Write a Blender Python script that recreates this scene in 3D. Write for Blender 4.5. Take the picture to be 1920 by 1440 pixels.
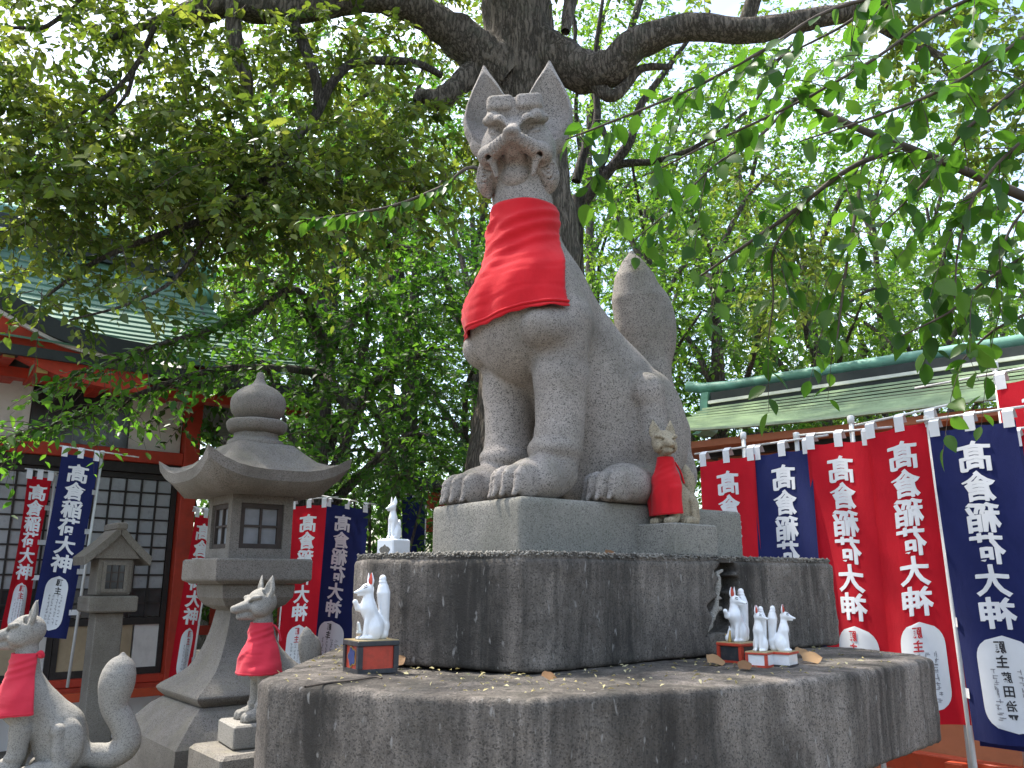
import bpy, bmesh, math, random
import numpy as np
from mathutils import Vector, Matrix
for _o in list(bpy.data.objects): bpy.data.objects.remove(_o)
SC = bpy.context.scene
COL = SC.collection
rnd = random.Random(7)
rng = np.random.default_rng(11)

# ------------------------------------------------------------------ camera, sky, sun, exposure
PITCH = 13.2
EYE = Vector((0, 0, 1.5))
cam = bpy.data.objects.new('camera', bpy.data.cameras.new('camera')); COL.objects.link(cam)
cam.location = EYE; cam.rotation_euler = (math.radians(90 + PITCH), 0, 0)
cam.data.sensor_width = 36.0; cam.data.lens = 36.0 * 1554 / 1920
cam.data.clip_start = 0.05; cam.data.clip_end = 500
SC.camera = cam
SUN_EL, SUN_AZ = 62.0, -58.0          # azimuth from +Y towards +X
world = bpy.data.worlds.new('World'); SC.world = world; world.use_nodes = True
wn = world.node_tree; wn.nodes.clear()
sky = wn.nodes.new('ShaderNodeTexSky'); sky.sky_type = 'NISHITA'; sky.sun_disc = False
sky.sun_elevation = math.radians(SUN_EL); sky.sun_rotation = math.radians(SUN_AZ)
sky.air_density = 1.0; sky.dust_density = 3.0; sky.ozone_density = 1.0
wco = wn.nodes.new('ShaderNodeTexCoord')
wno = wn.nodes.new('ShaderNodeTexNoise'); wno.inputs['Scale'].default_value = 2.2; wno.inputs['Detail'].default_value = 6
wra = wn.nodes.new('ShaderNodeValToRGB'); wra.color_ramp.elements[0].position = .47; wra.color_ramp.elements[1].position = .74
wmx = wn.nodes.new('ShaderNodeMix'); wmx.data_type = 'RGBA'; wmx.inputs[7].default_value = (5.6, 6.4, 7.4, 1)
wbg = wn.nodes.new('ShaderNodeBackground'); wbg.inputs['Strength'].default_value = 0.13
wou = wn.nodes.new('ShaderNodeOutputWorld')
wn.links.new(wco.outputs['Generated'], wno.inputs['Vector']); wn.links.new(wno.outputs['Fac'], wra.inputs['Fac'])
wn.links.new(wra.outputs['Color'], wmx.inputs[0]); wn.links.new(sky.outputs['Color'], wmx.inputs[6])
wn.links.new(wmx.outputs[2], wbg.inputs['Color']); wn.links.new(wbg.outputs['Background'], wou.inputs['Surface'])
sun = bpy.data.objects.new('sun', bpy.data.lights.new('sun', 'SUN')); COL.objects.link(sun)
sun.data.energy = 2.7; sun.data.angle = math.radians(1.5); sun.data.color = (1.0, .95, .86)
_el, _az = math.radians(SUN_EL), math.radians(SUN_AZ)
SUND = Vector((math.sin(_az) * math.cos(_el), math.cos(_az) * math.cos(_el), math.sin(_el)))
sun.rotation_euler = SUND.to_track_quat('Z', 'Y').to_euler(); sun.location = (0, 0, 20)
vs = SC.view_settings; vs.view_transform = 'Standard'; vs.look = 'None'; vs.gamma = 1.0; vs.exposure = 1.82
SC.render.engine = 'CYCLES'
cy = SC.cycles; cy.use_denoising = True; cy.max_bounces = 7; cy.diffuse_bounces = 4; cy.glossy_bounces = 2
cy.transmission_bounces = 4; cy.transparent_max_bounces = 6; cy.caustics_reflective = False; cy.caustics_refractive = False
cy.sample_clamp_indirect = 6

# ------------------------------------------------------------------ measuring helpers (photograph pixel -> place in the world)
_c, _s = math.cos(math.radians(PITCH)), math.sin(math.radians(PITCH))
def ray(px, py):
    u = (px - 960) / 1554.; v = (720 - py) / 1554.
    return Vector((u, _c - _s * v, _s + _c * v))
def W(px, py, D):
    a = ray(px, py); return EYE + a * (D / a.y)
def Wz(px, py, z):
    a = ray(px, py); return EYE + a * ((z - EYE.z) / a.z)
GA = math.radians(39)
E1 = Vector((math.cos(GA), math.sin(GA), 0)); E2 = Vector((-math.sin(GA), math.cos(GA), 0)); UP = Vector((0, 0, 1))

# ------------------------------------------------------------------ object helpers
def tag(o, label=None, cat=None, group=None, kind=None):
    if label: o['label'] = label
    if cat: o['category'] = cat
    if group: o['group'] = group
    if kind: o['kind'] = kind
    return o
def thing(name, label, cat, loc, group=None):
    o = bpy.data.objects.new(name, None); COL.objects.link(o); o.location = loc; o.empty_display_size = .05
    return tag(o, label, cat, group)
def base_of(o):
    v = Vector((0, 0, 0))
    while o is not None: v = v + o.location; o = o.parent
    return v
def mesh_obj(name, V, Fc, mat, parent=None, loc=None, smooth=False, kind=None):
    """V in world coordinates; the object's origin goes to loc (default: the parent's base)."""
    V = np.asarray(V, dtype=np.float64).reshape(-1, 3)
    pb = base_of(parent) if parent is not None else Vector((0, 0, 0))
    o_loc = Vector(loc) if loc is not None else pb
    me = bpy.data.meshes.new(name)
    Vl = (V - np.array(o_loc)).tolist()
    me.from_pydata(Vl, [], [tuple(f) for f in Fc]); me.update()
    return finish(name, me, mat, parent, o_loc - pb, smooth, kind)
def finish(name, me, mat, parent, loc, smooth, kind=None):
    if mat is not None: me.materials.append(mat)
    if smooth: me.polygons.foreach_set('use_smooth', [True] * len(me.polygons))
    o = bpy.data.objects.new(name, me); COL.objects.link(o); o.location = loc
    if parent is not None: o.parent = parent
    if kind: o['kind'] = kind
    return o
def np_mesh(name, V, Q, mat, parent=None, loc=None, smooth=True, kind=None, attr=None, tri=False):
    """fast path for big numpy meshes; Q is (n,4) or (n,3)."""
    pb = base_of(parent) if parent is not None else Vector((0, 0, 0))
    o_loc = Vector(loc) if loc is not None else pb
    V = (np.asarray(V, np.float64) - np.array(o_loc)).astype(np.float32)
    Q = np.asarray(Q, np.int32); k = Q.shape[1]
    me = bpy.data.meshes.new(name)
    me.vertices.add(len(V)); me.vertices.foreach_set('co', V.ravel())
    me.loops.add(Q.size); me.loops.foreach_set('vertex_index', Q.ravel())
    me.polygons.add(len(Q)); me.polygons.foreach_set('loop_start', np.arange(0, Q.size, k, dtype=np.int32))
    me.update(calc_edges=True)
    if attr is not None:
        for nm, arr in attr.items():
            a = me.attributes.new(nm, 'FLOAT', 'POINT'); a.data.foreach_set('value', np.asarray(arr, np.float32))
    return finish(name, me, mat, parent, o_loc - pb, smooth, kind)
def copy_tree(o, parent=None, delta=None):
    c = o.copy(); COL.objects.link(c); c.parent = parent
    for ch in list(o.children): copy_tree(ch, c)
    return c
class MB:
    """collects simple solids in world coordinates"""
    def __init__(s): s.V = []; s.F = []
    def add(s, V, Fc):
        n = len(s.V); s.V += [tuple(v) for v in V]; s.F += [tuple(i + n for i in f) for f in Fc]; return s
    def box(s, c, hx, hy, hz, ax=None, bev=0.0):
        ax = ax or (Vector((1, 0, 0)), Vector((0, 1, 0)), Vector((0, 0, 1))); c = Vector(c)
        if bev <= 0:
            P = [c + ax[0] * (a * hx) + ax[1] * (b * hy) + ax[2] * (d * hz) for d in (-1, 1) for b in (-1, 1) for a in (-1, 1)]
            s.add(P, [(0, 2, 3, 1), (4, 5, 7, 6), (0, 1, 5, 4), (2, 6, 7, 3), (0, 4, 6, 2), (1, 3, 7, 5)])
        else:
            # stack of chamfered rings
            rings = []
            for (k, z) in ((1, -hz), (0, -hz + bev), (0, hz - bev), (1, hz)):
                b2 = bev * .5 if k == 0 else bev
                q = []
                X, Y = hx - (bev if k else 0), hy - (bev if k else 0)
                bb = bev * .6
                for (sx, sy, o1, o2) in ((1, 1, 0, 1), (1, 1, 1, 0), (-1, 1, 1, 0), (-1, 1, 0, 1), (-1, -1, 0, 1), (-1, -1, 1, 0), (1, -1, 1, 0), (1, -1, 0, 1)):
                    q.append(c + ax[0] * (sx * (X - bb * o1)) + ax[1] * (sy * (Y - bb * o2)) + ax[2] * z)
                rings.append(q)
            s.loft(rings)
        return s
    def loft(s, rings, cap=True):
        n = len(rings[0]); V = [p for r in rings for p in r]; Fc = []
        for i in range(len(rings) - 1):
            for j in range(n):
                Fc.append((i * n + j, i * n + (j + 1) % n, (i + 1) * n + (j + 1) % n, (i + 1) * n + j))
        if cap:
            Fc.append(tuple(range(n - 1, -1, -1))); Fc.append(tuple((len(rings) - 1) * n + j for j in range(n)))
        return s.add(V, Fc)
    def tube(s, pts, rad, n=8):
        V, Q = tube_np(pts, rad, n); k = len(V)
        s.add(V.tolist(), Q.tolist()); s.F.append(tuple(len(s.V) - k + j for j in range(n - 1, -1, -1))); s.F.append(tuple(len(s.V) - n + j for j in range(n)))
        return s
    def prism(s, poly, d):
        n = len(poly); d = Vector(d); V = [Vector(p) for p in poly] + [Vector(p) + d for p in poly]
        return s.add(V, [tuple(range(n - 1, -1, -1)), tuple(range(n, 2 * n))] + [(i, (i + 1) % n, n + (i + 1) % n, n + i) for i in range(n)])
    def build(s, name, mat, parent=None, loc=None, smooth=False, kind=None):
        o = mesh_obj(name, s.V, s.F, mat, parent, loc, smooth, kind)
        bm = bmesh.new(); bm.from_mesh(o.data); bmesh.ops.recalc_face_normals(bm, faces=bm.faces); bm.to_mesh(o.data); bm.free()
        return o
def tube_np(pts, rad, n=8, wob=0.0, seed=0):
    P = np.array([tuple(p) for p in pts], float); m = len(P)
    R = np.full(m, rad, float) if np.isscalar(rad) else np.array(rad, float)
    T = np.gradient(P, axis=0); T /= np.linalg.norm(T, axis=1)[:, None] + 1e-9
    ref = np.array([0, 0, 1.]) if abs(T[0][2]) < .9 else np.array([1., 0, 0])
    N = np.zeros_like(P); b = np.cross(T[0], ref); b /= np.linalg.norm(b)
    for i in range(m):
        b = b - T[i] * np.dot(b, T[i]); b /= np.linalg.norm(b) + 1e-9; N[i] = b
    B = np.cross(T, N); th = np.arange(n) * 2 * np.pi / n
    rr = R[:, None] * np.ones((1, n))
    if wob:
        g = np.random.default_rng(seed); w = g.normal(0, 1, (m, n)); w = (w + np.roll(w, 1, 0) + np.roll(w, 1, 1)) / 1.7
        rr = rr * (1 + wob * w)
    V = P[:, None, :] + rr[:, :, None] * (np.cos(th)[None, :, None] * N[:, None, :] + np.sin(th)[None, :, None] * B[:, None, :])
    V = V.reshape(-1, 3); i, j = np.meshgrid(np.arange(m - 1), np.arange(n), indexing='ij')
    Q = np.stack([i * n + j, i * n + (j + 1) % n, (i + 1) * n + (j + 1) % n, (i + 1) * n + j], -1).reshape(-1, 4)
    return V, Q
def spline(pts, k=6):
    """Catmull-Rom through points (any dimension)"""
    P = np.array([tuple(p) for p in pts], float)
    Pe = np.vstack([2 * P[0] - P[1], P, 2 * P[-1] - P[-2]]); out = []
    for i in range(1, len(Pe) - 2):
        for t in np.linspace(0, 1, k, endpoint=False):
            a, b, c2, d2 = Pe[i - 1], Pe[i], Pe[i + 1], Pe[i + 2]
            out.append(.5 * ((2 * b) + (c2 - a) * t + (2 * a - 5 * b + 4 * c2 - d2) * t * t + (-a + 3 * b - 3 * c2 + d2) * t ** 3))
    out.append(P[-1]); return np.array(out)

# ------------------------------------------------------------------ materials
def nd(nt, typ, props=None, **ins):
    n = nt.nodes.new('ShaderNode' + typ)
    for k, v in (props or {}).items(): setattr(n, k, v)
    for k, v in ins.items():
        key = int(k[1:]) if k[0] == 'i' and k[1:].isdigit() else k.replace('_', ' ')
        sck = n.inputs[key]
        if isinstance(v, bpy.types.NodeSocket): nt.links.new(v, sck)
        else: sck.default_value = v
    return n
def ramp(nt, fac, stops, interp='LINEAR'):
    n = nt.nodes.new('ShaderNodeValToRGB'); nt.links.new(fac, n.inputs['Fac']); cr = n.color_ramp; cr.interpolation = interp
    while len(cr.elements) < len(stops): cr.elements.new(.5)
    for e, (p, c) in zip(cr.elements, stops):
        e.position = p; e.color = (c, c, c, 1) if np.isscalar(c) else (*c[:3], 1)
    return n.outputs['Color']
def mixc(nt, fac, a, b, mode='MIX'):
    n = nt.nodes.new('ShaderNodeMix'); n.data_type = 'RGBA'; n.blend_type = mode
    for i, v in ((0, fac), (6, a), (7, b)):
        if isinstance(v, bpy.types.NodeSocket): nt.links.new(v, n.inputs[i])
        elif i == 0: n.inputs[0].default_value = v
        else: n.inputs[i].default_value = (*v[:3], 1)
    return n.outputs[2]
def new_mat(name):
    m = bpy.data.materials.new(name); m.use_nodes = True; nt = m.node_tree; nt.nodes.clear()
    out = nt.nodes.new('ShaderNodeOutputMaterial'); return m, nt, out
def coords(nt, scale=(1, 1, 1), which='Object'):
    tc = nt.nodes.new('ShaderNodeTexCoord')
    mp = nd(nt, 'Mapping', Vector=tc.outputs[which]); mp.inputs['Scale'].default_value = scale
    return mp.outputs[0]
def noise(nt, vec, scale, detail=3, rough=.55):
    return nd(nt, 'TexNoise', Vector=vec, Scale=scale, Detail=detail, Roughness=rough).outputs['Fac']
def principled(nt, out, col, rough=.8, bump=None, bstr=.3, bdist=.01, **kw):
    p = nt.nodes.new('ShaderNodeBsdfPrincipled')
    for k, v in (('Base Color', col), ('Roughness', rough)):
        if isinstance(v, bpy.types.NodeSocket): nt.links.new(v, p.inputs[k])
        else: p.inputs[k].default_value = (*v[:3], 1) if k == 'Base Color' else v
    for k, v in kw.items():
        p.inputs[k.replace('_', ' ')].default_value = v
    if bump is not None:
        b = nd(nt, 'Bump', Height=bump, Strength=bstr, Distance=bdist); nt.links.new(b.outputs[0], p.inputs['Normal'])
    nt.links.new(p.outputs[0], out.inputs['Surface']); return p
def stone(name, lo, hi, grain=150, contrast=.5, stain=(.06, .055, .05), stain_amt=.5, streak=0.0, moss=0.0, mosscol=(.10, .12, .05), bdist=.004, big=2.0):
    m, nt, out = new_mat(name)
    v = coords(nt)
    vor = nd(nt, 'TexVoronoi', Vector=v, Scale=grain); sp = nd(nt, 'SeparateColor', Color=vor.outputs['Color']).outputs[0]
    n1 = noise(nt, v, grain * .8, 3, .7)
    g = ramp(nt, n1, [(.33, 0), (.5, .5), (.68, 1)])
    g2 = mixc(nt, .5, g, sp)
    col = mixc(nt, g2, lo, hi)
    fle = ramp(nt, sp, [(.0, 1), (.12, 1), (.2, 0)]); col = mixc(nt, nd(nt, 'Math', {'operation': 'MULTIPLY'}, i0=fle, i1=contrast).outputs[0], col, (.03, .028, .028))
    bigv = noise(nt, v, big, 6, .65)
    col = mixc(nt, ramp(nt, bigv, [(.42, 0), (.68, stain_amt)]), col, stain)
    if streak > 0:
        dis = nd(nt, 'VectorMath', {'operation': 'ADD'}, i0=coords(nt, (5, 5, .45)), i1=noise(nt, v, 1.7, 3)).outputs[0]; st = noise(nt, dis, 1.0, 8, .68)
        col = mixc(nt, ramp(nt, st, [(.36, 0), (.62, streak)]), col, stain)
        vs3 = coords(nt, (17, 17, 1.3)); st3 = noise(nt, vs3, 1.0, 7, .72)
        col = mixc(nt, ramp(nt, st3, [(.48, 0), (.72, streak * .85)]), col, (.02, .02, .018))
        spk = noise(nt, coords(nt, (70, 70, 22)), 1.0, 2, .5)
        col = mixc(nt, ramp(nt, spk, [(.66, 0), (.74, .45)]), col, (.42, .40, .37))
    if moss > 0:
        geo = nt.nodes.new('ShaderNodeNewGeometry'); nz = nd(nt, 'SeparateXYZ', Vector=geo.outputs['Normal']).outputs[2]
        mn = noise(nt, v, 7, 5, .7)
        mm = nd(nt, 'Math', {'operation': 'MULTIPLY'}, i0=ramp(nt, nz, [(.0, .25), (.8, 1)]), i1=ramp(nt, mn, [(.45, 0), (.7, moss)])).outputs[0]
        col = mixc(nt, mm, col, mosscol)
    h = nd(nt, 'Math', {'operation': 'ADD'}, i0=n1, i1=nd(nt, 'Math', {'operation': 'MULTIPLY'}, i0=noise(nt, v, 14, 5, .6), i1=2.5).outputs[0]).outputs[0]
    principled(nt, out, col, .88, h, .55, bdist, Specular_IOR_Level=.25)
    return m
def plain(name, col, rough=.6, var=.12, vscale=6, bscale=60, bdist=.002, dirt=None, dirt_amt=.0, spec=.4, metal=0.0, coat=0.0):
    m, nt, out = new_mat(name); v = coords(nt)
    a = noise(nt, v, vscale, 5, .6)
    c1 = tuple(max(0, x * (1 - var)) for x in col); c2 = tuple(min(1, x * (1 + var)) for x in col)
    cc = mixc(nt, ramp(nt, a, [(.3, 0), (.7, 1)]), c1, c2)
    if dirt is not None:
        cc = mixc(nt, ramp(nt, noise(nt, v, vscale * 1.7, 7, .7), [(.5, 0), (.75, dirt_amt)]), cc, dirt)
    rr = ramp(nt, noise(nt, v, vscale * 3, 3), [(.3, max(.03, rough - .08)), (.7, min(1, rough + .08))])
    principled(nt, out, cc, rr, noise(nt, v, bscale, 3), .4, bdist, Specular_IOR_Level=spec, Metallic=metal, Coat_Weight=coat)
    return m
def cloth(name, col, trans=.35):
    m, nt, out = new_mat(name); v = coords(nt)
    cc = mixc(nt, ramp(nt, noise(nt, v, 5, 4), [(.3, 0), (.7, 1)]), tuple(x * .88 for x in col), tuple(min(1, x * 1.08) for x in col))
    wv = nd(nt, 'TexVoronoi', Vector=v, Scale=900.0).outputs['Distance']
    h = nd(nt, 'Math', {'operation': 'ADD'}, i0=nd(nt, 'Math', {'operation': 'MULTIPLY'}, i0=wv, i1=.08).outputs[0], i1=noise(nt, coords(nt, (14, 14, 5)), 1.0, 4, .6)).outputs[0]
    b = nd(nt, 'Bump', Height=h, Strength=.35, Distance=.012).outputs[0]
    p = nt.nodes.new('ShaderNodeBsdfPrincipled'); nt.links.new(cc, p.inputs['Base Color']); p.inputs['Roughness'].default_value = .85
    p.inputs['Specular IOR Level'].default_value = .15; p.inputs['Sheen Weight'].default_value = .15; nt.links.new(b, p.inputs['Normal'])
    t = nd(nt, 'BsdfTranslucent', Color=cc, Normal=b)
    mx = nd(nt, 'MixShader', i0=trans, i1=p.outputs[0], i2=t.outputs[0]); nt.links.new(mx.outputs[0], out.inputs['Surface'])
    return m
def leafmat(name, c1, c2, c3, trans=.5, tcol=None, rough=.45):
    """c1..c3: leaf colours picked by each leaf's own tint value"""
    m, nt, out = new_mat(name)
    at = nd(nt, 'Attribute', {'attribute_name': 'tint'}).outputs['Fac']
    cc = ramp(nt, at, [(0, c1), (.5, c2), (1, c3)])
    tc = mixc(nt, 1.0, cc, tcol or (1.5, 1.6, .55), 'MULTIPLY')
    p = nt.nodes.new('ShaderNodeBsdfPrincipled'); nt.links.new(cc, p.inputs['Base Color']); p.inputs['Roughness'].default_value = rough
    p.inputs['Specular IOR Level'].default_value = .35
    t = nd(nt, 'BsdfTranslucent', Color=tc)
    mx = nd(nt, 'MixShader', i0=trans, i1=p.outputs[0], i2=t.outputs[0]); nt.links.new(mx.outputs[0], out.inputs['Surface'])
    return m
def barkmat(name, lo, hi, scale=1.0, lichen=.0):
    m, nt, out = new_mat(name)
    v = coords(nt, (34 * scale, 34 * scale, 6.5 * scale)); d0 = noise(nt, coords(nt), 14, 4)
    vv = nd(nt, 'VectorMath', {'operation': 'ADD'}, i0=v, i1=d0).outputs[0]
    vor = nd(nt, 'TexVoronoi', {'feature': 'DISTANCE_TO_EDGE'}, Vector=vv, Scale=1.0).outputs['Distance']
    rg = nd(nt, 'VectorMath', {'operation': 'ADD'}, i0=coords(nt, (24 * scale, 24 * scale, 3.4 * scale)), i1=noise(nt, coords(nt), 7, 4)).outputs[0]
    rdg = nd(nt, 'Math', {'operation': 'ABSOLUTE'}, i0=nd(nt, 'Math', {'operation': 'SUBTRACT'}, i0=noise(nt, rg, 1.0, 7, .62), i1=.5).outputs[0]).outputs[0]
    vor = mixc(nt, .3, ramp(nt, rdg, [(0, 0), (.16, .24)]), vor)
    n2 = noise(nt, coords(nt, (95, 95, 22)), 1.0, 5, .7)
    hh = nd(nt, 'Math', {'operation': 'ADD'}, i0=ramp(nt, vor, [(0, 0), (.22, 1)]), i1=nd(nt, 'Math', {'operation': 'MULTIPLY'}, i0=n2, i1=.8).outputs[0]).outputs[0]
    rf = nd(nt, 'Math', {'operation': 'MULTIPLY'}, i0=ramp(nt, rdg, [(.005, 0), (.10, 1)]), i1=ramp(nt, n2, [(.25, .35), (.7, 1)])).outputs[0]
    hh = nd(nt, 'Math', {'operation': 'ADD'}, i0=hh, i1=nd(nt, 'Math', {'operation': 'MULTIPLY'}, i0=rf, i1=1.2).outputs[0]).outputs[0]
    cc = mixc(nt, rf, lo, hi)
    if lichen: cc = mixc(nt, ramp(nt, noise(nt, coords(nt), 6, 6, .7), [(.52, 0), (.66, lichen)]), cc, (.20, .21, .16))
    principled(nt, out, cc, .92, hh, 1.0, .05, Specular_IOR_Level=.2)
    return m
# ------------------------------------------------------------------ sculpting: distance fields -> one closed surface
class Field:
    def __init__(s): s.ops = []
    def _b(s, lo, hi): return np.array(lo, float), np.array(hi, float)
    def add(s, fn, lo, hi, k, op): s.ops.append((op, fn, np.array(lo, float), np.array(hi, float), k)); return s
    def ell(s, c, r, k=.03, op='u', R=None):
        c = np.array(c, float); r = np.array(r, float)
        Rm = None if R is None else np.array(R, float)
        def fn(p):
            q = p - c
            if Rm is not None: q = q @ Rm            # columns of Rm = local axes
            k0 = np.sqrt(((q / r) ** 2).sum(-1)); k1 = np.sqrt(((q / (r * r)) ** 2).sum(-1)) + 1e-9
            return k0 * (k0 - 1) / k1
        m = r if Rm is None else np.abs(Rm) @ r
        return s.add(fn, c - m, c + m, k, op)
    def cone(s, a, b, ra, rb, k=.03, op='u', prof=None, flat=None):
        """round cone a->b; prof(t) overrides the radius; flat=(axis, factor) squashes it along an axis"""
        a = np.array(a, float); b = np.array(b, float); ab = b - a; L2 = (ab ** 2).sum() + 1e-12
        fa = None if flat is None else (np.array(flat[0], float) / np.linalg.norm(flat[0]), flat[1])
        def fn(p):
            q = p - a
            t = np.clip((q @ ab) / L2, 0, 1)
            dv = q - t[..., None] * ab
            if fa is not None:
                w = dv @ fa[0]; dv = dv + (w * (1 / fa[1] - 1))[..., None] * fa[0]
            r = prof(t) if prof else ra + (rb - ra) * t
            dd = np.sqrt((dv ** 2).sum(-1)) - r
            return dd * (fa[1] if fa is not None else 1)
        rm = max(ra, rb)
        return s.add(fn, np.minimum(a, b) - rm, np.maximum(a, b) + rm, k, op)
    def path(s, pts, rad, k=.02, op='u'):
        rad = [rad] * len(pts) if np.isscalar(rad) else rad
        for i in range(len(pts) - 1): s.cone(pts[i], pts[i + 1], rad[i], rad[i + 1], k, op)
        return s
    def box(s, c, h, r=.01, k=.01, op='u', R=None):
        c = np.array(c, float); h = np.array(h, float); Rm = None if R is None else np.array(R, float)
        def fn(p):
            q = p - c
            if Rm is not None: q = q @ Rm
            q = np.abs(q) - h + r
            return np.sqrt((np.maximum(q, 0) ** 2).sum(-1)) + np.minimum(q.max(-1), 0) - r
        m = h if Rm is None else np.abs(Rm) @ h
        return s.add(fn, c - m, c + m, k, op)
    def _comb(s, d, v, k, op):
        if op == 'u':
            h = np.maximum(k - np.abs(d - v), 0) / max(k, 1e-6); return np.minimum(d, v) - h * h * k * .25
        v = -v; h = np.maximum(k - np.abs(d - v), 0) / max(k, 1e-6); return np.maximum(d, v) + h * h * k * .25
    def ev(s, P):
        d = np.full(P.shape[:-1], 1.0)
        for op, fn, lo, hi, k in s.ops: d = s._comb(d, fn(P), k, op)
        return d
    def mesh(s, h, lo=None, hi=None, zmin=None, post=None):
        us = [o for o in s.ops if o[0] == 'u']
        lo = np.min([o[2] for o in us], 0) - 3 * h if lo is None else np.array(lo, float)
        hi = np.max([o[3] for o in us], 0) + 3 * h if hi is None else np.array(hi, float)
        n = np.ceil((hi - lo) / h).astype(int) + 1
        ax = [lo[i] + h * np.arange(n[i]) for i in range(3)]
        D = np.full(n, 1.0, np.float32)
        for op, fn, l, u, k in s.ops:
            m = k + 3 * h
            i0 = np.maximum(np.floor((l - m - lo) / h).astype(int), 0); i1 = np.minimum(np.ceil((u + m - lo) / h).astype(int) + 1, n)
            if (i1 <= i0).any(): continue
            sl = tuple(slice(i0[i], i1[i]) for i in range(3))
            P = np.stack(np.meshgrid(*[ax[i][sl[i]] for i in range(3)], indexing='ij'), -1)
            D[sl] = s._comb(D[sl], fn(P), k, op)
        if post is not None:
            P = np.stack(np.meshgrid(*ax, indexing='ij'), -1); D = post(D, P).astype(np.float32)
        if zmin is not None:
            D = np.maximum(D, (zmin - ax[2])[None, None, :].astype(np.float32))
        D[0] = D[-1] = 1; D[:, 0] = D[:, -1] = 1; D[:, :, 0] = D[:, :, -1] = 1
        return surface_nets(D, lo, h)
def surface_nets(D, lo, h):
    S = D < 0; n = np.array(D.shape)
    cell = np.zeros(n - 1, np.int8)
    for a in (0, 1):
        for b in (0, 1):
            for c in (0, 1): cell += S[a:n[0] - 1 + a, b:n[1] - 1 + b, c:n[2] - 1 + c]
    act = (cell > 0) & (cell < 8); idx = np.argwhere(act); vid = np.full(n - 1, -1, np.int32); vid[act] = np.arange(len(idx))
    i, j, k = idx.T; acc = np.zeros((len(idx), 3)); cnt = np.zeros(len(idx))
    for ax in range(3):
        o = [a for a in range(3) if a != ax]
        for u in (0, 1):
            for v in (0, 1):
                off = np.zeros(3, int); off[o[0]] = u; off[o[1]] = v
                a = (i + off[0], j + off[1], k + off[2]); off2 = off.copy(); off2[ax] = 1
                b = (i + off2[0], j + off2[1], k + off2[2])
                da, db = D[a].astype(float), D[b].astype(float); cr = (da < 0) != (db < 0)
                t = np.where(cr, da / (da - db + 1e-12), 0)
                p = np.tile(off.astype(float), (len(idx), 1)); p[:, ax] = t
                acc += np.where(cr[:, None], p, 0); cnt += cr
    V = lo + (idx + acc / cnt[:, None]) * h
    Q = []
    for ax in range(3):
        o = [a for a in range(3) if a != ax]
        sl0 = [slice(1, n[a] - 1) for a in range(3)]; sl0[ax] = slice(0, n[ax] - 1)
        sl1 = list(sl0); sl1[ax] = slice(1, n[ax])
        A, B = S[tuple(sl0)], S[tuple(sl1)]
        for flip, msk in ((False, A & ~B), (True, ~A & B)):
            e = np.argwhere(msk)
            for a in range(3):
                if a != ax: e[:, a] += 1
            q = []
            for (u, v) in ((0, 0), (1, 0), (1, 1), (0, 1)):
                f = e.copy(); f[:, o[0]] -= u; f[:, o[1]] -= v; q.append(vid[f[:, 0], f[:, 1], f[:, 2]])
            q = np.stack(q, -1)
            if (ax == 1) != flip: q = q[:, ::-1]
            Q.append(q)
    return V, np.concatenate(Q)[:, ::-1] if False else np.concatenate(Q)
def poly_sdf(P2, poly):
    """signed distance of 2-D points to a closed polygon"""
    poly = np.array(poly, float); n = len(poly); d = np.full(P2.shape[:-1], 1e9); s = np.ones(P2.shape[:-1])
    for i in range(n):
        a = poly[i]; b = poly[i - 1]; e = b - a; w = P2 - a
        t = np.clip((w @ e) / (e @ e), 0, 1); q = w - t[..., None] * e; d = np.minimum(d, (q ** 2).sum(-1))
        c1 = P2[..., 1] >= a[1]; c2 = P2[..., 1] < b[1]; c3 = e[0] * w[..., 1] > e[1] * w[..., 0]
        flip = (c1 & c2 & c3) | (~c1 & ~c2 & ~c3); s = np.where(flip, -s, s)
    return s * np.sqrt(d)
def vnoise(P, sc, seed=0):
    """smooth value noise for arrays of points"""
    q = P * sc; i = np.floor(q).astype(np.int64); f = q - i; f = f * f * (3 - 2 * f); out = 0
    for a in (0, 1):
        for b in (0, 1):
            for c in (0, 1):
                h = ((i[..., 0] + a) * 374761393 + (i[..., 1] + b) * 668265263 + (i[..., 2] + c) * 2147483647 + seed * 974634777) & 0xffffffff
                h = ((h ^ (h >> 13)) * 1274126177) & 0xffffffff; h = ((h ^ (h >> 16)) & 0xffff) / 65535.
                out = out + h * (f[..., 0] if a else 1 - f[..., 0]) * (f[..., 1] if b else 1 - f[..., 1]) * (f[..., 2] if c else 1 - f[..., 2])
    return out * 2 - 1

# ------------------------------------------------------------------ stone and paint
M_STATUE = stone('pale_granite', (.195, .172, .150), (.45, .40, .358), 300, .65, (.13, .118, .102), .75, moss=.4, mosscol=(.19, .18, .11), big=3.2)
M_PLINTH = stone('grey_granite', (.165, .155, .133), (.37, .348, .303), 330, .5, (.12, .12, .10), .55, moss=.3)
M_TIER = stone('weathered_granite', (.16, .138, .117), (.40, .345, .293), 260, .5, (.034, .030, .026), .8, streak=.95, big=1.4, moss=.5, mosscol=(.06, .058, .045), bdist=.006)
M_LANT = stone('lantern_granite', (.13, .116, .098), (.275, .25, .213), 330, .45, (.10, .088, .07), .75, moss=.4, big=2.6, mosscol=(.22, .20, .13))
M_FOX1 = stone('beige_stone', (.26, .215, .145), (.46, .39, .28), 420, .5, (.20, .16, .10), .4)
M_FOX2 = stone('rough_grey_stone', (.20, .185, .16), (.37, .35, .31), 420, .35, (.17, .155, .13), .45)
M_PORC = plain('white_porcelain', (.78, .79, .80), .18, .03, 10, 40, .0005, (.45, .38, .26), .35, .6, coat=.5)
M_PRED = plain('red_enamel', (.48, .055, .03), .4, .15, 20, 60, .001, (.12, .05, .03), .5)
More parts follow.
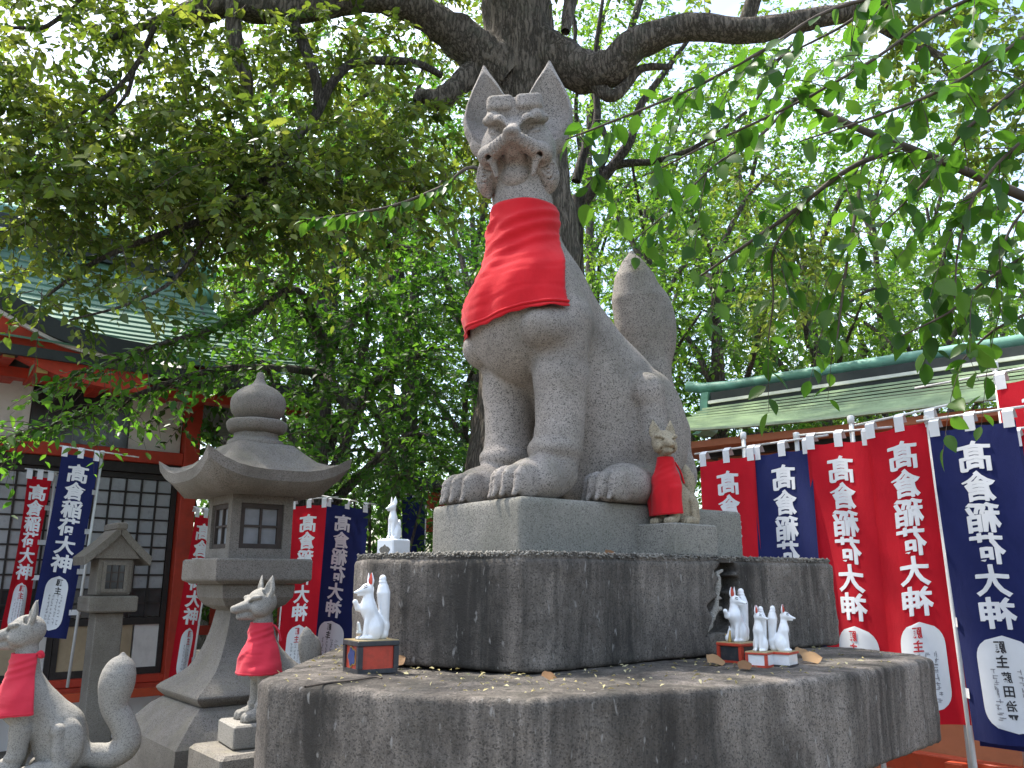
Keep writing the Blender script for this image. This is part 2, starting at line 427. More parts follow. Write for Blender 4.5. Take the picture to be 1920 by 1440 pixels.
M_PBLK = plain('black_enamel', (.035, .037, .042), .4, .2, 20, 60, .001, (.16, .13, .10), .5)
M_PBLUE = plain('blue_enamel', (.03, .05, .16), .4, .2, 20, 60, .001)
M_GOLD = plain('worn_gold', (.45, .30, .10), .35, .2, 30, 80, .001, metal=.6)
M_OCHRE = plain('ochre_glaze', (.42, .32, .16), .4, .15, 20, 60, .001)
M_BIB = cloth('red_bib_cloth', (.66, .016, .024), .12)
M_BIB2 = cloth('painted_sunlit_bib_cloth', (.62, .035, .06), .12)  # pinker red: the wash of bright light is put into the cloth colour

# ------------------------------------------------------------------ the stepped pedestal
Z1, Z2, Z3 = 1.239, 1.575, 1.762
ped = thing('stone_pedestal', 'dark weathered two-tier stone pedestal under the tall fox statue', 'pedestal', (.3, 3.0, 0))
def tier(name, poly, z0, z1, h, rnd_r, mat, carve=None, seed=1, rough=.0045):
    poly = np.array(poly); lo = np.array([poly[:, 0].min() - .06, poly[:, 1].min() - .06, z0 - .04]); hi = np.array([poly[:, 0].max() + .06, poly[:, 1].max() + .06, z1 + .05])
    n = np.ceil((hi - lo) / h).astype(int) + 1; ax = [lo[i] + h * np.arange(n[i]) for i in range(3)]
    P2 = np.stack(np.meshgrid(ax[0], ax[1], indexing='ij'), -1); d2 = poly_sdf(P2, poly)
    zc, hz = (z0 + z1) / 2, (z1 - z0) / 2; Z = ax[2]
    qx = d2[:, :, None] + rnd_r; qz = (np.abs(Z - zc) - hz + rnd_r)[None, None, :] + 0 * qx
    D = np.sqrt(np.maximum(qx, 0) ** 2 + np.maximum(qz, 0) ** 2) + np.minimum(np.maximum(qx, qz), 0) - rnd_r
    P = np.stack(np.meshgrid(*ax, indexing='ij'), -1)
    near = np.abs(D) < .05; nz = vnoise(P[near], 4, seed) * .9 + vnoise(P[near], 23, seed + 1) * .45 + vnoise(P[near], 55, seed + 2) * .4
    D[near] += nz * rough
    if carve is not None: D = np.maximum(D, -carve(P, D))
    return np_mesh(name, *surface_nets(D.astype(np.float32), lo, h), mat, ped, smooth=True)
T1 = [(-.675, 2.33), (-.62, 2.24), (-.274, 2.06), (.048, 1.965), (.444, 2.135), (.967, 2.48), (1.42, 2.93), (1.43, 3.06), (1.1, 3.85), (.4, 4.3), (-.45, 4.1), (-.70, 3.5)]
T2 = [(-.53, 2.86), (-.44, 2.68), (-.2, 2.535), (.03, 2.44), (.09, 2.455), (1.31, 3.46), (1.30, 3.56), (.9, 4.0), (.3, 4.1), (-.45, 3.85), (-.60, 3.3)]
# the sign cut into the right-hand face of the upper tier (measured on that face: along it, height)
def face_uv(px, py):
    A = Vector((.09, 2.455, 0)); e = Vector((1.22, 1.005, 0)).normalized(); nn = Vector((e.y, -e.x, 0)); a = ray(px, py)
    k = nn.dot(A) / nn.dot(a); p = EYE + a * k; return ((p - A).dot(e), p.z)
_cv = [face_uv(*q) for q in ((1352, 1036), (1360, 1052), (1378, 1056), (1382, 1070), (1366, 1078), (1384, 1084), (1384, 1102), (1372, 1110), (1380, 1130), (1376, 1150), (1384, 1168), (1368, 1186), (1346, 1184), (1326, 1194), (1340, 1160), (1326, 1136), (1346, 1118), (1340, 1100), (1350, 1086), (1338, 1072), (1350, 1060))]
_st = [face_uv(*q) for q in ((1352, 1076), (1352, 1098), (1350, 1120), (1348, 1145), (1340, 1170), (1330, 1190))]
def carve(P, D):
    A = np.array([.09, 2.455]); e = np.array([1.22, 1.005]); e /= np.linalg.norm(e)
    nn = np.array([e[1], -e[0]]); r = P[..., :2] - A; u = r @ e; dep = -(r @ nn)
    out = np.full(D.shape, 1.0); m = (dep < .12) & (dep > -.06) & (u > .3) & (u < 1.3)
    uv = np.stack([u[m], P[..., 2][m]], -1); c = poly_sdf(uv, _cv)
    ridge = np.full(len(uv), 1.0)
    for a, b in zip(_st[:-1], _st[1:]):
        a, b = np.array(a), np.array(b); w = uv - a; ab = b - a; t = np.clip((w @ ab) / (ab @ ab), 0, 1); ridge = np.minimum(ridge, np.linalg.norm(w - t[:, None] * ab, axis=1))
    depth = np.clip(.065 * np.clip((ridge - .010) / .02, 0, 1) + .012, 0, .07)
    out[m] = np.maximum(c - .002, dep[m] - depth); return out
tier('lower_tier', T1, Z1 - .27, Z1, .0085, .018, M_TIER, seed=3)
tier('upper_tier', T2, Z1 + .004, Z2 - .016, .0075, .014, M_TIER, carve, seed=9)
foot = [(.3 + (x - .3) * .72, 3.05 + (y - 3.05) * .72, 0) for x, y in T1]
MB().prism(foot, (0, 0, Z1 - .272)).build('foot_block', M_TIER, ped)
# pebbly mortar bed under the statue's plinth: a thin crust with its grains
rim = [(x * .985 + .004, y * .995 + .02) for x, y in T2]
MB().prism([(x, y, Z2 - .02) for x, y in rim], (0, 0, .014)).build('mortar_bed', M_TIER, ped)
gv, gf = [], []
_per = []
for i in range(len(rim)):
    a, b = np.array(rim[i]), np.array(rim[(i + 1) % len(rim)]); L = np.linalg.norm(b - a)
    if max(a[1], b[1]) > 3.75: continue
    for _ in range(int(L * 1500)):
        t = rng.random(); p = a + (b - a) * t; inn = np.array([.35, 3.2]) - p; inn /= np.linalg.norm(inn)
        p = p + inn * (abs(rng.normal(0, .022)) - .004); _per.append((p[0], p[1], Z2 - .012 + rng.random() * .014, .0026 + .0036 * rng.random() ** 2))
OCT = np.array([(1, 0, 0), (-1, 0, 0), (0, 1, 0), (0, -1, 0), (0, 0, 1), (0, 0, -1)], float)
OCF = np.array([(0, 2, 4), (2, 1, 4), (1, 3, 4), (3, 0, 4), (2, 0, 5), (1, 2, 5), (3, 1, 5), (0, 3, 5)])
_per = np.array(_per); nP = len(_per)
gv = (_per[:, None, :3] + OCT[None] * _per[:, 3][:, None, None] * (0.7 + .6 * rng.random((nP, 6, 1)))).reshape(-1, 3)
gf = (OCF[None] + 6 * np.arange(nP)[:, None, None]).reshape(-1, 3)
M_GRAIN = stone('pebble_mortar', (.09, .082, .07), (.33, .31, .27), 60, .5, (.07, .065, .055), .5)
np_mesh('mortar_grains', gv, gf, M_GRAIN, ped, smooth=False, kind='stuff')

# ------------------------------------------------------------------ foxes
def Rz(a): return np.array([[math.cos(a), -math.sin(a), 0], [math.sin(a), math.cos(a), 0], [0, 0, 1]])
def Rx(a): return np.array([[1, 0, 0], [0, math.cos(a), -math.sin(a)], [0, math.sin(a), math.cos(a)]])
def Ry(a): return np.array([[math.cos(a), 0, math.sin(a)], [0, 1, 0], [-math.sin(a), 0, math.cos(a)]])
def ear_prof(w):
    return lambda t: w * (np.interp(t, [0, .15, .32, .5, .7, .88, 1], [.78, .96, 1, .84, .55, .24, .06]))

# --- the tall statue. Local frame: t backwards along the flank, l to the fox's left, z up from the plinth top
FA = math.radians(37); BK = np.array([math.cos(FA), math.sin(FA), 0]); LF = np.array([math.sin(FA), -math.cos(FA), 0])
PC = np.array(W(990, 930, 2.72)); PC[2] = Z3
P0 = PC - .26 * LF
def fox_world(V, S=1.0, o=P0, bk=BK, lf=LF): return o + S * (V[:, :1] * bk + V[:, 1:2] * lf + V[:, 2:3] * np.array([0, 0, 1.]))
def paw(F, t, l, z=0.0, s=1.0, yaw=0.0):
    c, q = math.cos(yaw), math.sin(yaw)
    def p(a, b, h): return (t + s * (a * c - b * q), l + s * (a * q + b * c), z + s * h)
    F.ell(p(.05, 0, .06), (.115 * s, .100 * s, .075 * s), .02 * s)
    F.ell(p(.06, 0, .085), (.09 * s, .085 * s, .062 * s), .025 * s)
    for i, b in enumerate((-.068, -.023, .023, .068)):
        a = -.045 + (.018 if i in (0, 3) else 0)
        F.ell(p(a, b, .055), (.058 * s, .0275 * s, .060 * s), .006 * s)
        F.path([p(a - .046, b + .021, .066), p(a - .062, b, .064), p(a - .046, b - .021, .066)], .0055 * s, .004 * s, 's')
        F.path([p(a - .045, b + .02, .062), p(a - .058, b + .021, .02)], .005 * s, .003 * s, 's')
        F.cone(p(a - .035, b, .052), p(a - .058, b, .008), .016 * s, .009 * s, .004 * s)
def fox_body(F, tail='leaf'):
    F.ell((.215, 0, .72), (.225, .25, .265), .08)                       # chest
    F.cone((.285, 0, .80), (.60, 0, .44), .168, .215, .07)              # back
    F.cone((.60, 0, .44), (.70, 0, .18), .215, .215, .08)
    F.cone((.40, 0, .50), (.58, 0, .16), .15, .19, .08)               # belly
    F.cone((.215, 0, .86), (.175, 0, 1.3), .155, .104, .09)           # neck
    for s in (1, -1):
        F.ell((.160, .185 * s, .622), (.112, .098, .088), .012)        # elbow knob
        F.path([(.24, .17 * s, .66), (.225, .16 * s, .45), (.215, .155 * s, .22), (.205, .155 * s, .10)], [.112, .090, .077, .080], .028)
        F.cone((.27, .15 * s, .45), (.25, .15 * s, .2), .075, .06, .05)
        F.ell((.205, .15 * s, .185), (.096, .096, .060), .010)        # fetlock
        F.ell((.165, .15 * s, .085), (.085, .082, .075), .03)
        paw(F, .055, .155 * s, yaw=0)
        F.ell((.70, .175 * s, .29), (.160, .095, .255), .02)            # thigh
        F.ell((.60, .235 * s, .435), (.075, .066, .075), .012)         # knee
        F.path([(.61, .235 * s, .40), (.62, .240 * s, .24), (.65, .235 * s, .10)], [.060, .062, .074], .018)
        F.cone((.46, .235 * s, .065), (.68, .23 * s, .07), .072, .08, .025)
        paw(F, .40, .24 * s, s=.98)
    if tail == 'leaf':
        F.path([(.84, 0, .10), (.94, 0, .16), (.93, 0, .34), (.86, 0, .58)], [.12, .12, .108, .09], .05)
        F.ell((.915, 0, .80), (.095, .09, .20), .05)
        F.cone((.88, 0, .44), (.785, 0, 1.12), .16, .03, .04, prof=lambda t: .128 * np.interp(t, [0, .12, .3, .5, .7, .85, .95, 1], [.62, .68, .82, .97, .98, .75, .40, .12]), flat=((0, 1, 0), .8))
    return F
def big_head():
    F = Field()
    F.ell((0, -.01, -.02), (.146, .15, .15), .02)
    F.box((0, .055, .085), (.110, .085, .045), .026, .025)
    for s in (1, -1):
        F.ell((.092 * s, .035, -.095), (.058, .09, .098), .04)
        F.path([(.114 * s, .095, .048), (.086 * s, .135, .034), (.052 * s, .158, .010), (.026 * s, .165, -.016)], [.018, .021, .019, .013], .016)
        F.box((.056 * s, .128, .096), (.054, .028, .037), .024, .004)
    F.cone((0, .10, -.005), (0, .235, -.088), .042, .021, .025)          # bridge of the nose
    F.ell((0, .246, -.092), (.030, .024, .021), .008)
    F.cone((0, .01, -.14), (0, .070, -.190), .10, .058, .03)
    F.cone((0, .228, -.106), (0, .05, -.130), .020, .058, .012)         # lower jaw
    F.cone((0, -.05, -.06), (.008, -.05, -.40), .122, .110, .04)        # neck
    for s in (1, -1):
        F.cone((.010 * s, .222, -.100), (.105 * s, .120, -.118), .027, .036, .012)     # upper lip
        F.ell((.105 * s, .112, -.112), (.038, .04, .036), .02)
        F.ell((.124 * s, .03, -.168), (.040, .062, .070), .016)                        # cheek tuft
        F.cone((.128 * s, .02, -.17), (.112 * s, .035, -.245), .030, .010, .02)
    F.path([(-.098, .125, -.158), (-.05, .140, -.166), (0, .148, -.170), (.05, .140, -.166), (.098, .125, -.158)], [.010, .018, .022, .018, .010], .005, 's')           # open mouth
    for s in (1, -1):
        F.ell((.070 * s, .168, -.020), (.050, .060, .0235), .003, 's', Rz(-.35 * s) @ Ry(-.42 * s))
        F.ell((.068 * s, .108, -.024), (.036, .02, .0135), .002, 'u', Ry(-.42 * s))
        F.path([(.030 * s, .155, -.046), (.066 * s, .150, -.046), (.105 * s, .125, -.024)], .0045, .003, 's')
        F.cone((.100 * s, .156, -.146), (.088 * s, .13, -.125), .013, .017, .006, 's')
        F.cone((.084 * s, .134, -.145), (.070 * s, .124, -.205), .016, .008, .012)     # lip flaps / fangs
        a = np.array((.010 * s, .222, -.100)); b = np.array((.105 * s, .120, -.118)); d = (b - a) / np.linalg.norm(b - a)
        n1 = np.cross(d, (0, 0, 1)); n1 /= np.linalg.norm(n1); n1 = n1 if n1[1] > 0 else -n1; n2 = np.array((0, 0, 1.))
        for q in (.12, .26, .40, .54):
            c = a + (b - a) * q; r = .028 + .008 * q
            F.path([c + r * (math.cos(w) * n1 + math.sin(w) * n2) for w in np.linspace(-.9, 1.5, 7)], .0052, .002, 's')
        for q in (0, 1, 2, 3):
            r = .018 + .0125 * q; cc = np.array((.150 * s, .045 - .004 * q, -.150))
            for yy in (.045, .06, .075, .09): F.path([(.128 * s + r * math.sin(w) * s * .55, yy, -.135 - r * math.cos(w) * 1.25) for w in np.linspace(-1.25, 1.3, 8)], .0052, .002, 's')
        F.path([(.006 * s, .148, .118), (.004 * s, .150, .05)], .004, .003, 's')
        base = np.array((.122 * s - .004, -.03, .035)); tip = np.array((.140 * s - .016, -.075, .410))
        F.cone(base, tip, .085, .085, .012, prof=ear_prof(.106), flat=((.25 * s, 1, 0), .58))
        F.cone(base + (-.004 * s, .040, .03), tip + (0, .024, -.035), .08, .08, .003, 's', prof=ear_prof(.090), flat=((.25 * s, 1, 0), .80))
    return F
statue = thing('fox_statue', 'tall seated granite fox statue wearing a large red bib on a two-tier pedestal', 'statue', (float(P0[0]), float(P0[1]), Z2))
FB = fox_body(Field())
V, Q = FB.mesh(.0068, zmin=.0)
np_mesh('body', fox_world(V), Q, M_STATUE, statue)
HD = np.array(W(972, 268, 3.03)); HY = math.radians(-7)
HR = np.array([math.cos(HY), math.sin(HY), 0]); HFW = np.array([math.sin(HY), -math.cos(HY), 0])
def head_world(V, o=HD, s=1.0, r=HR, f=HFW): return o + s * (V[:, :1] * r + V[:, 1:2] * f + V[:, 2:3] * np.array([0, 0, 1.]))
V, Q = big_head().mesh(.0034)
np_mesh('head', head_world(V), Q, M_STATUE, statue)
# plinth
_sg = Field(); _A = Vector((.09, 2.455, 0)); _e = Vector((1.22, 1.005, 0)).normalized(); _n = Vector((_e.y, -_e.x, 0))
_sg.path([tuple(_A + _e * u - _n * .020 + UP * z) for u, z in _st], [.013, .014, .012, .013, .011, .006], .004)
for k_, (du, dz) in enumerate(((.035, .012), (.03, -.004), (.034, .006))): u, z = _st[k_ + (k_ > 0)]; _sg.cone(tuple(_A + _e * u - _n * .022 + UP * z), tuple(_A + _e * (u + du) - _n * .02 + UP * (z + dz)), .010, .006, .004)
def _rough(D, P): return D + .004 * vnoise(P, 60, 4)
V, Q = _sg.mesh(.004, post=_rough); np_mesh('chipped_ridge', V, Q, stone('chipped_stone', (.26, .235, .20), (.48, .45, .40), 300, .4, (.2, .18, .14), .4), ped)
_pl = Field(); _pl.box((.52, 0, -(Z3 - Z2 + .01) / 2 - .001), (.56, .275, (Z3 - Z2 + .01) / 2), .014, .01)
V, Q = _pl.mesh(.012); np_mesh('plinth', fox_world(V), Q, M_PLINTH, statue)
CREASES = ((.95, .06, .50, .22, 1.6, .030), (.98, .16, .42, .38, 1.7, .032), (.97, .30, .55, .46, 1.3, .030), (.30, .10, .45, .30, 1.0, .03), (.62, .50, .40, .75, 1.1, .035), (.88, .50, .80, .98, 1.0, .04), (.50, .12, .36, .20, 1.2, .022), (.30, .55, .22, .98, 1.3, .04), (.58, .72, .55, .98, .9, .035))
def bib_mesh(name, F, axis_bot, axis_top, zs, ang0, ang1, toW, mat, parent, off=.012, hem=None, folds=.006, na=60, nz=46, seed=0, ties=None, drop=.002, rmax=.6, S=1.0, flare=0.0):
    """cloth that lies on the field F: rays from an axis, angles around z measured from the fox's front (+ towards its left)"""
    zt, zb = zs; zz = np.linspace(zt, zb, nz); a0t, a0b = ang0 if isinstance(ang0, tuple) else (ang0, ang0); a1t, a1b = ang1 if isinstance(ang1, tuple) else (ang1, ang1)
    A, B = np.array(axis_bot, float), np.array(axis_top, float); R = np.zeros((nz, na)); X = np.zeros((nz, na, 3))
    steps = np.linspace(.01 * S, rmax, 90)
    prev = None
    for i, z in enumerate(zz):
        t = (z - A[2]) / (B[2] - A[2]); c = A + (B - A) * t; c[2] = z
        ff = i / (nz - 1); gg = 1 - (1 - ff) ** 2.6; th = np.linspace(a0t + (a0b - a0t) * gg, a1t + (a1b - a1t) * gg, na)
        dirs = np.stack([-np.cos(th), np.sin(th), 0 * th], -1)
        P = c + steps[None, :, None] * dirs[:, None, :]; d = F.ev(P); ins = d < 0
        r = np.where(ins.any(1), steps[ins.shape[1] - 1 - np.argmax(ins[:, ::-1], 1)], .02 * S) + off
        for _ in range(2): r = np.convolve(np.pad(r, 2, mode='edge'), [.1, .2, .4, .2, .1], 'valid')
        if prev is not None: r = np.maximum(r, prev - drop * S)
        prev = r; u = np.linspace(0, 1, na); f = i / (nz - 1)
        w = folds * (np.sin(9 * u * 3.1 + 6 * f + seed) * .5 + np.sin(17 * u - 9 * f + seed * 2) * .35 + np.sin(5 * u + 14 * f + seed) * .5) * (.3 + f) + 1.25 * folds * (.3 + f)
        for (u0, f0, u1, f1, am, wd_) in CREASES:
            e0, e1 = np.array((u0, f0)), np.array((u1, f1)); q_ = np.stack([u, np.full(na, f)], -1) - e0; ee = e1 - e0; tt = np.clip((q_ @ ee) / (ee @ ee), 0, 1)
            w = w + folds * am * np.exp(-(np.linalg.norm(q_ - tt[:, None] * ee, axis=1) / wd_) ** 2) * np.sin(np.pi * np.clip(.12 + .88 * tt, 0, 1)) ** .5
        dz = 0 if hem is None else hem(u) * f
        rr = r + w + flare * f; X[i] = c + rr[:, None] * dirs; X[i, :, 2] += dz + (.0025 * S * np.sin(70 * u) if i == nz - 1 else 0)
    Xw = toW(X.reshape(-1, 3)); n = len(Xw)
    # outward thickness
    Xi = X.copy()
    i, j = np.meshgrid(np.arange(nz - 1), np.arange(na - 1), indexing='ij'); Qd = np.stack([i * na + j, i * na + j + 1, (i + 1) * na + j + 1, (i + 1) * na + j], -1).reshape(-1, 4)
    o = np_mesh(name, Xw, Qd, mat, parent, smooth=True)
    md = o.modifiers.new('thickness', 'SOLIDIFY'); md.thickness = .0035 * S + .001; md.offset = 1
    # stitched hem: a slightly raised band along the lower edge
    hb = Xw.reshape(nz, na, 3)[-3]; 
    return o, X
_h = lambda u: -.038 * np.sin(np.pi * np.clip(u * 1.25, 0, 1)) + .008 * np.sin(7 * u)
bib, BX = bib_mesh('bib', FB, (.26, 0, .55), (.20, 0, 1.3), (1.150, .675), (-2.3, -1.6), (2.35, 1.30), fox_world, M_BIB, statue, hem=_h, folds=.009, off=.012, seed=1.3)
bib['label'] = 'large bright red cloth bib around the statue neck'
hemV = fox_world(BX[-2]); V, Q = tube_np(hemV + np.array([0, 0, .008]), .0055, 6); np_mesh('hem', V, Q, M_BIB, bib)
# ------------------------------------------------------------------ the big stone lantern (square, turned with the courtyard)
LC = Vector((-1.25, 4.0, 0))
def ZL(y, D=3.85): return W(470, y, D).z
def sq(hs, z, c=LC, ax=(E1, E2), lift=0.0, n=1, bulge=0.0):
    """square ring with n segments a side; lift raises the corners"""
    out = []
    for k in range(4):
        a = (ax[0], ax[1], -ax[0], -ax[1])[k]; b = (ax[1], -ax[0], -ax[1], ax[0])[k]
        for i in range(n):
            s = -1 + 2 * i / n; d = 1 + bulge * (abs(s) ** 3)
            out.append(c + a * (hs * d) + b * (hs * s * d) + UP * (z + lift * abs(s) ** 3.2))
    return out
def lathe(rows, c, n=28, wave=None):
    return [[Vector((c.x + r * (1 + (wave(t, z) if wave else 0)) * math.cos(t), c.y + r * (1 + (wave(t, z) if wave else 0)) * math.sin(t), z)) for t in [2 * math.pi * i / n for i in range(n)]] for r, z in rows]
lan = thing('stone_lantern', 'large square stone lantern with upturned roof and onion-shaped finial', 'lantern', LC)
zt = ZL(835, 4.0)
def Z4(y): return W(470, y, 4.0).z
on = spline([(.012, Z4(699)), (.018, Z4(703)), (.022, Z4(712)), (.04, Z4(722)), (.085, Z4(731)), (.122, Z4(745)), (.132, Z4(758)), (.125, Z4(774)), (.10, Z4(786)), (.085, Z4(790))], 4)
MB().loft(lathe(on[::-1].tolist(), LC, 30)).build('finial', M_LANT, lan, smooth=True)
pet = lambda t, z: .06 * abs(math.sin(3.5 * t)) ** .6
lt = spline([(.100, Z4(815)), (.125, Z4(810)), (.137, Z4(800)), (.134, Z4(792)), (.105, Z4(789))], 4)
MB().loft(lathe(lt.tolist(), LC, 42, pet)).build('lotus_ring', M_LANT, lan, smooth=True)
lr = spline([(.135, zt - .01), (.130, Z4(829)), (.108, Z4(824)), (.105, Z4(814))], 3)
MB().loft(lathe(lr.tolist(), LC, 30)).build('finial_neck', M_LANT, lan, smooth=True)
zc, zm = 1.955, 1.86        # corner tips, eave middle
rf = []
_z_eb, _z_et = Z4(945), Z4(908)
prof = [(.10, zt + .002, 0), (.135, zt - .006, 0), (.17, zt - .045, .004), (.215, zt - .10, .012), (.26, zt - .140, .035), (.30, zt - .160, .06), (.335, _z_et + .035, .085)]
rings = [sq(hs, z, lift=l, n=10, bulge=.03 if hs > .2 else 0) for hs, z, l in prof]
e0 = sq(.328, _z_et - .012, lift=.082, n=10, bulge=.03); e1 = sq(.24, _z_et - .065, lift=.0, n=10)
MB().loft(rings + [e0, e1]).build('roof', M_LANT, lan, smooth=False)
for p in lan.children[-1].data.polygons: p.use_smooth = abs(p.normal.z) > .35
zfb, zft = ZL(1047), _z_et - .063
fbh = .148
FN, FL_ = -E2, -E1           # the two faces seen: towards right-front and left-front
fm = MB()
for sx in (1, -1):
    for sy in (1, -1): fm.box(LC + E1 * (sx * (fbh - .022)) + E2 * (sy * (fbh - .022)) + UP * ((zfb + zft) / 2), .022, .022, (zft - zfb) / 2, (E1, E2, UP))
for z0, z1 in ((zfb, zfb + .045), (zft - .04, zft)):
    for sx in (1, -1):
        fm.box(LC + E1 * (sx * (fbh - .02)) + UP * ((z0 + z1) / 2), .0185, fbh - .044, (z1 - z0) / 2, (E1, E2, UP))
        fm.box(LC + E2 * (sx * (fbh - .02)) + UP * ((z0 + z1) / 2), fbh - .044, .0185, (z1 - z0) / 2, (E1, E2, UP))
fb = fm.build('firebox', M_LANT, lan)
M_DKW = plain('dark_wood', (.045, .034, .027), .7, .25, 14, 50, .002)
M_PAPER = plain('grey_pane', (.23, .24, .25), .35, .15, 6, 40, .0005, (.10, .10, .09), .5, .5)
M_GLASSD = plain('dark_pane', (.035, .037, .038), .18, .3, 4, 30, .0003, spec=.6)
for nrm, tan in ((-E2, E1), (-E1, E2), (E1, E2), (E2, E1)):
    zc0, hz = (zfb + .045 + zft - .04) / 2, (zft - .04 - zfb - .045) / 2; w = fbh - .046; cc = LC + nrm * (fbh - .024) + UP * zc0; ax = (tan, nrm, UP)
    wf = MB()
    for s in (1, -1):
        wf.box(cc + tan * (s * (w - .011)), .011, .012, hz, ax); wf.box(cc + UP * (s * (hz - .011)), w - .022, .0115, .011, ax)
    wo = wf.build('window_frame', M_DKW, fb)
    for s in (1, -1):
        for q in (1, -1):
            MB().box(cc - nrm * .006 + tan * (s * (w * .5 - .008)) + UP * (q * (hz * .5 - .008)), w * .5 - .012, .002, hz * .5 - .012, ax).build('pane', M_PAPER, fb)
    MB().box(cc, .005, .009, hz - .022, ax).box(cc, w - .022, .008, .005, ax).build('muntin', M_DKW, fb)
zp1, zp0 = zfb - .001, ZL(1090)
MB().loft([sq(.19, zp0 - .012), sq(.222, zp0 + .004), sq(.225, zp0 + .012), sq(.225, zp1 - .008), sq(.218, zp1)]).build('platform', M_LANT, lan)
zq1, zq0 = zp0 - .013, ZL(1140)
MB().loft([sq(.105, zq0 - .01), sq(.14, zq0 + .01), sq(.165, zq0 + .045), sq(.17, zq1 - .012), sq(.168, zq1)]).build('lotus_slab', M_LANT, lan)
zb = ZL(1325, 3.7)
pts = spline([(.245, zb + .0), (.275, zb + .03), (.268, zb + .055), (.175, zb + .13), (.122, zb + .25), (.096, zb + .38), (.084, zb + .50), (.086, zq0 - .012)], 4)
MB().loft([sq(h, z, n=4) for h, z in pts]).build('shaft', M_LANT, lan)
zk = zb - .001
MB().loft([sq(.40, .0), sq(.385, zk - .13), sq(.375, zk - .12), sq(.29, zk - .025), sq(.27, zk - .012), sq(.255, zk)]).build('base_block', M_LANT, lan)

# ------------------------------------------------------------------ smaller lantern with a gabled stone roof, in front of the hall
lc2 = W(205, 1100, 6.9); lc2.z = 0
l2 = thing('gabled_stone_lantern', 'small grey stone lantern with gabled roof in front of the lattice hall', 'lantern', lc2)
def z2(y): return W(205, y, 6.9).z
A2 = (E2, E1, UP)            # ridge runs towards the hall
def bx(cx, cy_, z0, z1, hx, hy, name, mat, parent=l2, bev=.012):
    hx, hy = hx * .78, hy * .78; return MB().box(lc2 + E2 * cy_ + E1 * cx + UP * ((z0 + z1) / 2), hy, hx, (z1 - z0) / 2, A2, bev).build(name, mat, parent)
bx(0, 0, 0, .25, .26, .26, 'base_block', M_LANT)
bx(0, 0, .25, z2(1147), .135, .135, 'shaft', M_LANT)
bx(0, 0, z2(1147), z2(1117), .235, .235, 'platform', M_LANT)
bz0, bz1 = z2(1117), z2(1047)
fb2 = bx(0, 0, bz0, bz1, .165, .165, 'firebox', M_LANT)
for nrm, tan in ((-E2, E1), (E1, E2)):
    c2 = lc2 + nrm * (.166 * .78) + UP * ((bz0 + bz1) / 2); ax = (tan, nrm, UP); w, hz = .082, (bz1 - bz0) * .36
    MB().box(c2, w, .004, hz, ax).build('dark_opening', M_GLASSD, fb2)
    fr = MB()
    for s in (1, -1): fr.box(c2 + tan * (s * w), .014, .014, hz + .014, ax); fr.box(c2 + UP * (s * hz), w - .014, .0135, .014, ax)
    fr.build('window_frame', M_LANT, fb2)
    mm = MB()
    for q in (-.33, .33): mm.box(c2 + tan * (q * w) + nrm * .004, .005, .006, hz - .014, ax); mm.box(c2 + UP * (q * hz) + nrm * .003, w - .014, .005, .005, ax)
    mm.build('muntin', M_DKW, fb2)
rz0, rz1 = z2(1048), z2(986)
gable = [(-.17, 0), (.17, 0), (.0, rz1 - rz0 - .06)]
MB().prism([lc2 - E2 * .165 + E1 * a + UP * (rz0 + b + .001) for a, b in gable], E2 * .33).build('gable_block', M_LANT, l2)
for s in (1, -1):
    for k in range(3):
        ta = (k + .02) / 3; tb = (k + .98) / 3
        cv = lambda t: (.0 + .245 * t, rz1 - rz0 - .012 - (rz1 - rz0 - .02) * (t ** .88))
        (xa, za), (xb, zb_) = cv(ta), cv(tb); th = .062
        P = [lc2 - E2 * .20 + E1 * (s * x) + UP * (rz0 + z) for x, z in ((xa, za - th), (xb, zb_ - th), (xb + .01, zb_ + .004), (xa + .004, za + .008))]
        MB().prism(P, E2 * .40).build('roof_stone', M_LANT, l2)
MB().box(lc2 + UP * (rz1 - .012), .215, .04, .03, A2, .012).build('ridge_stone', M_LANT, l2)

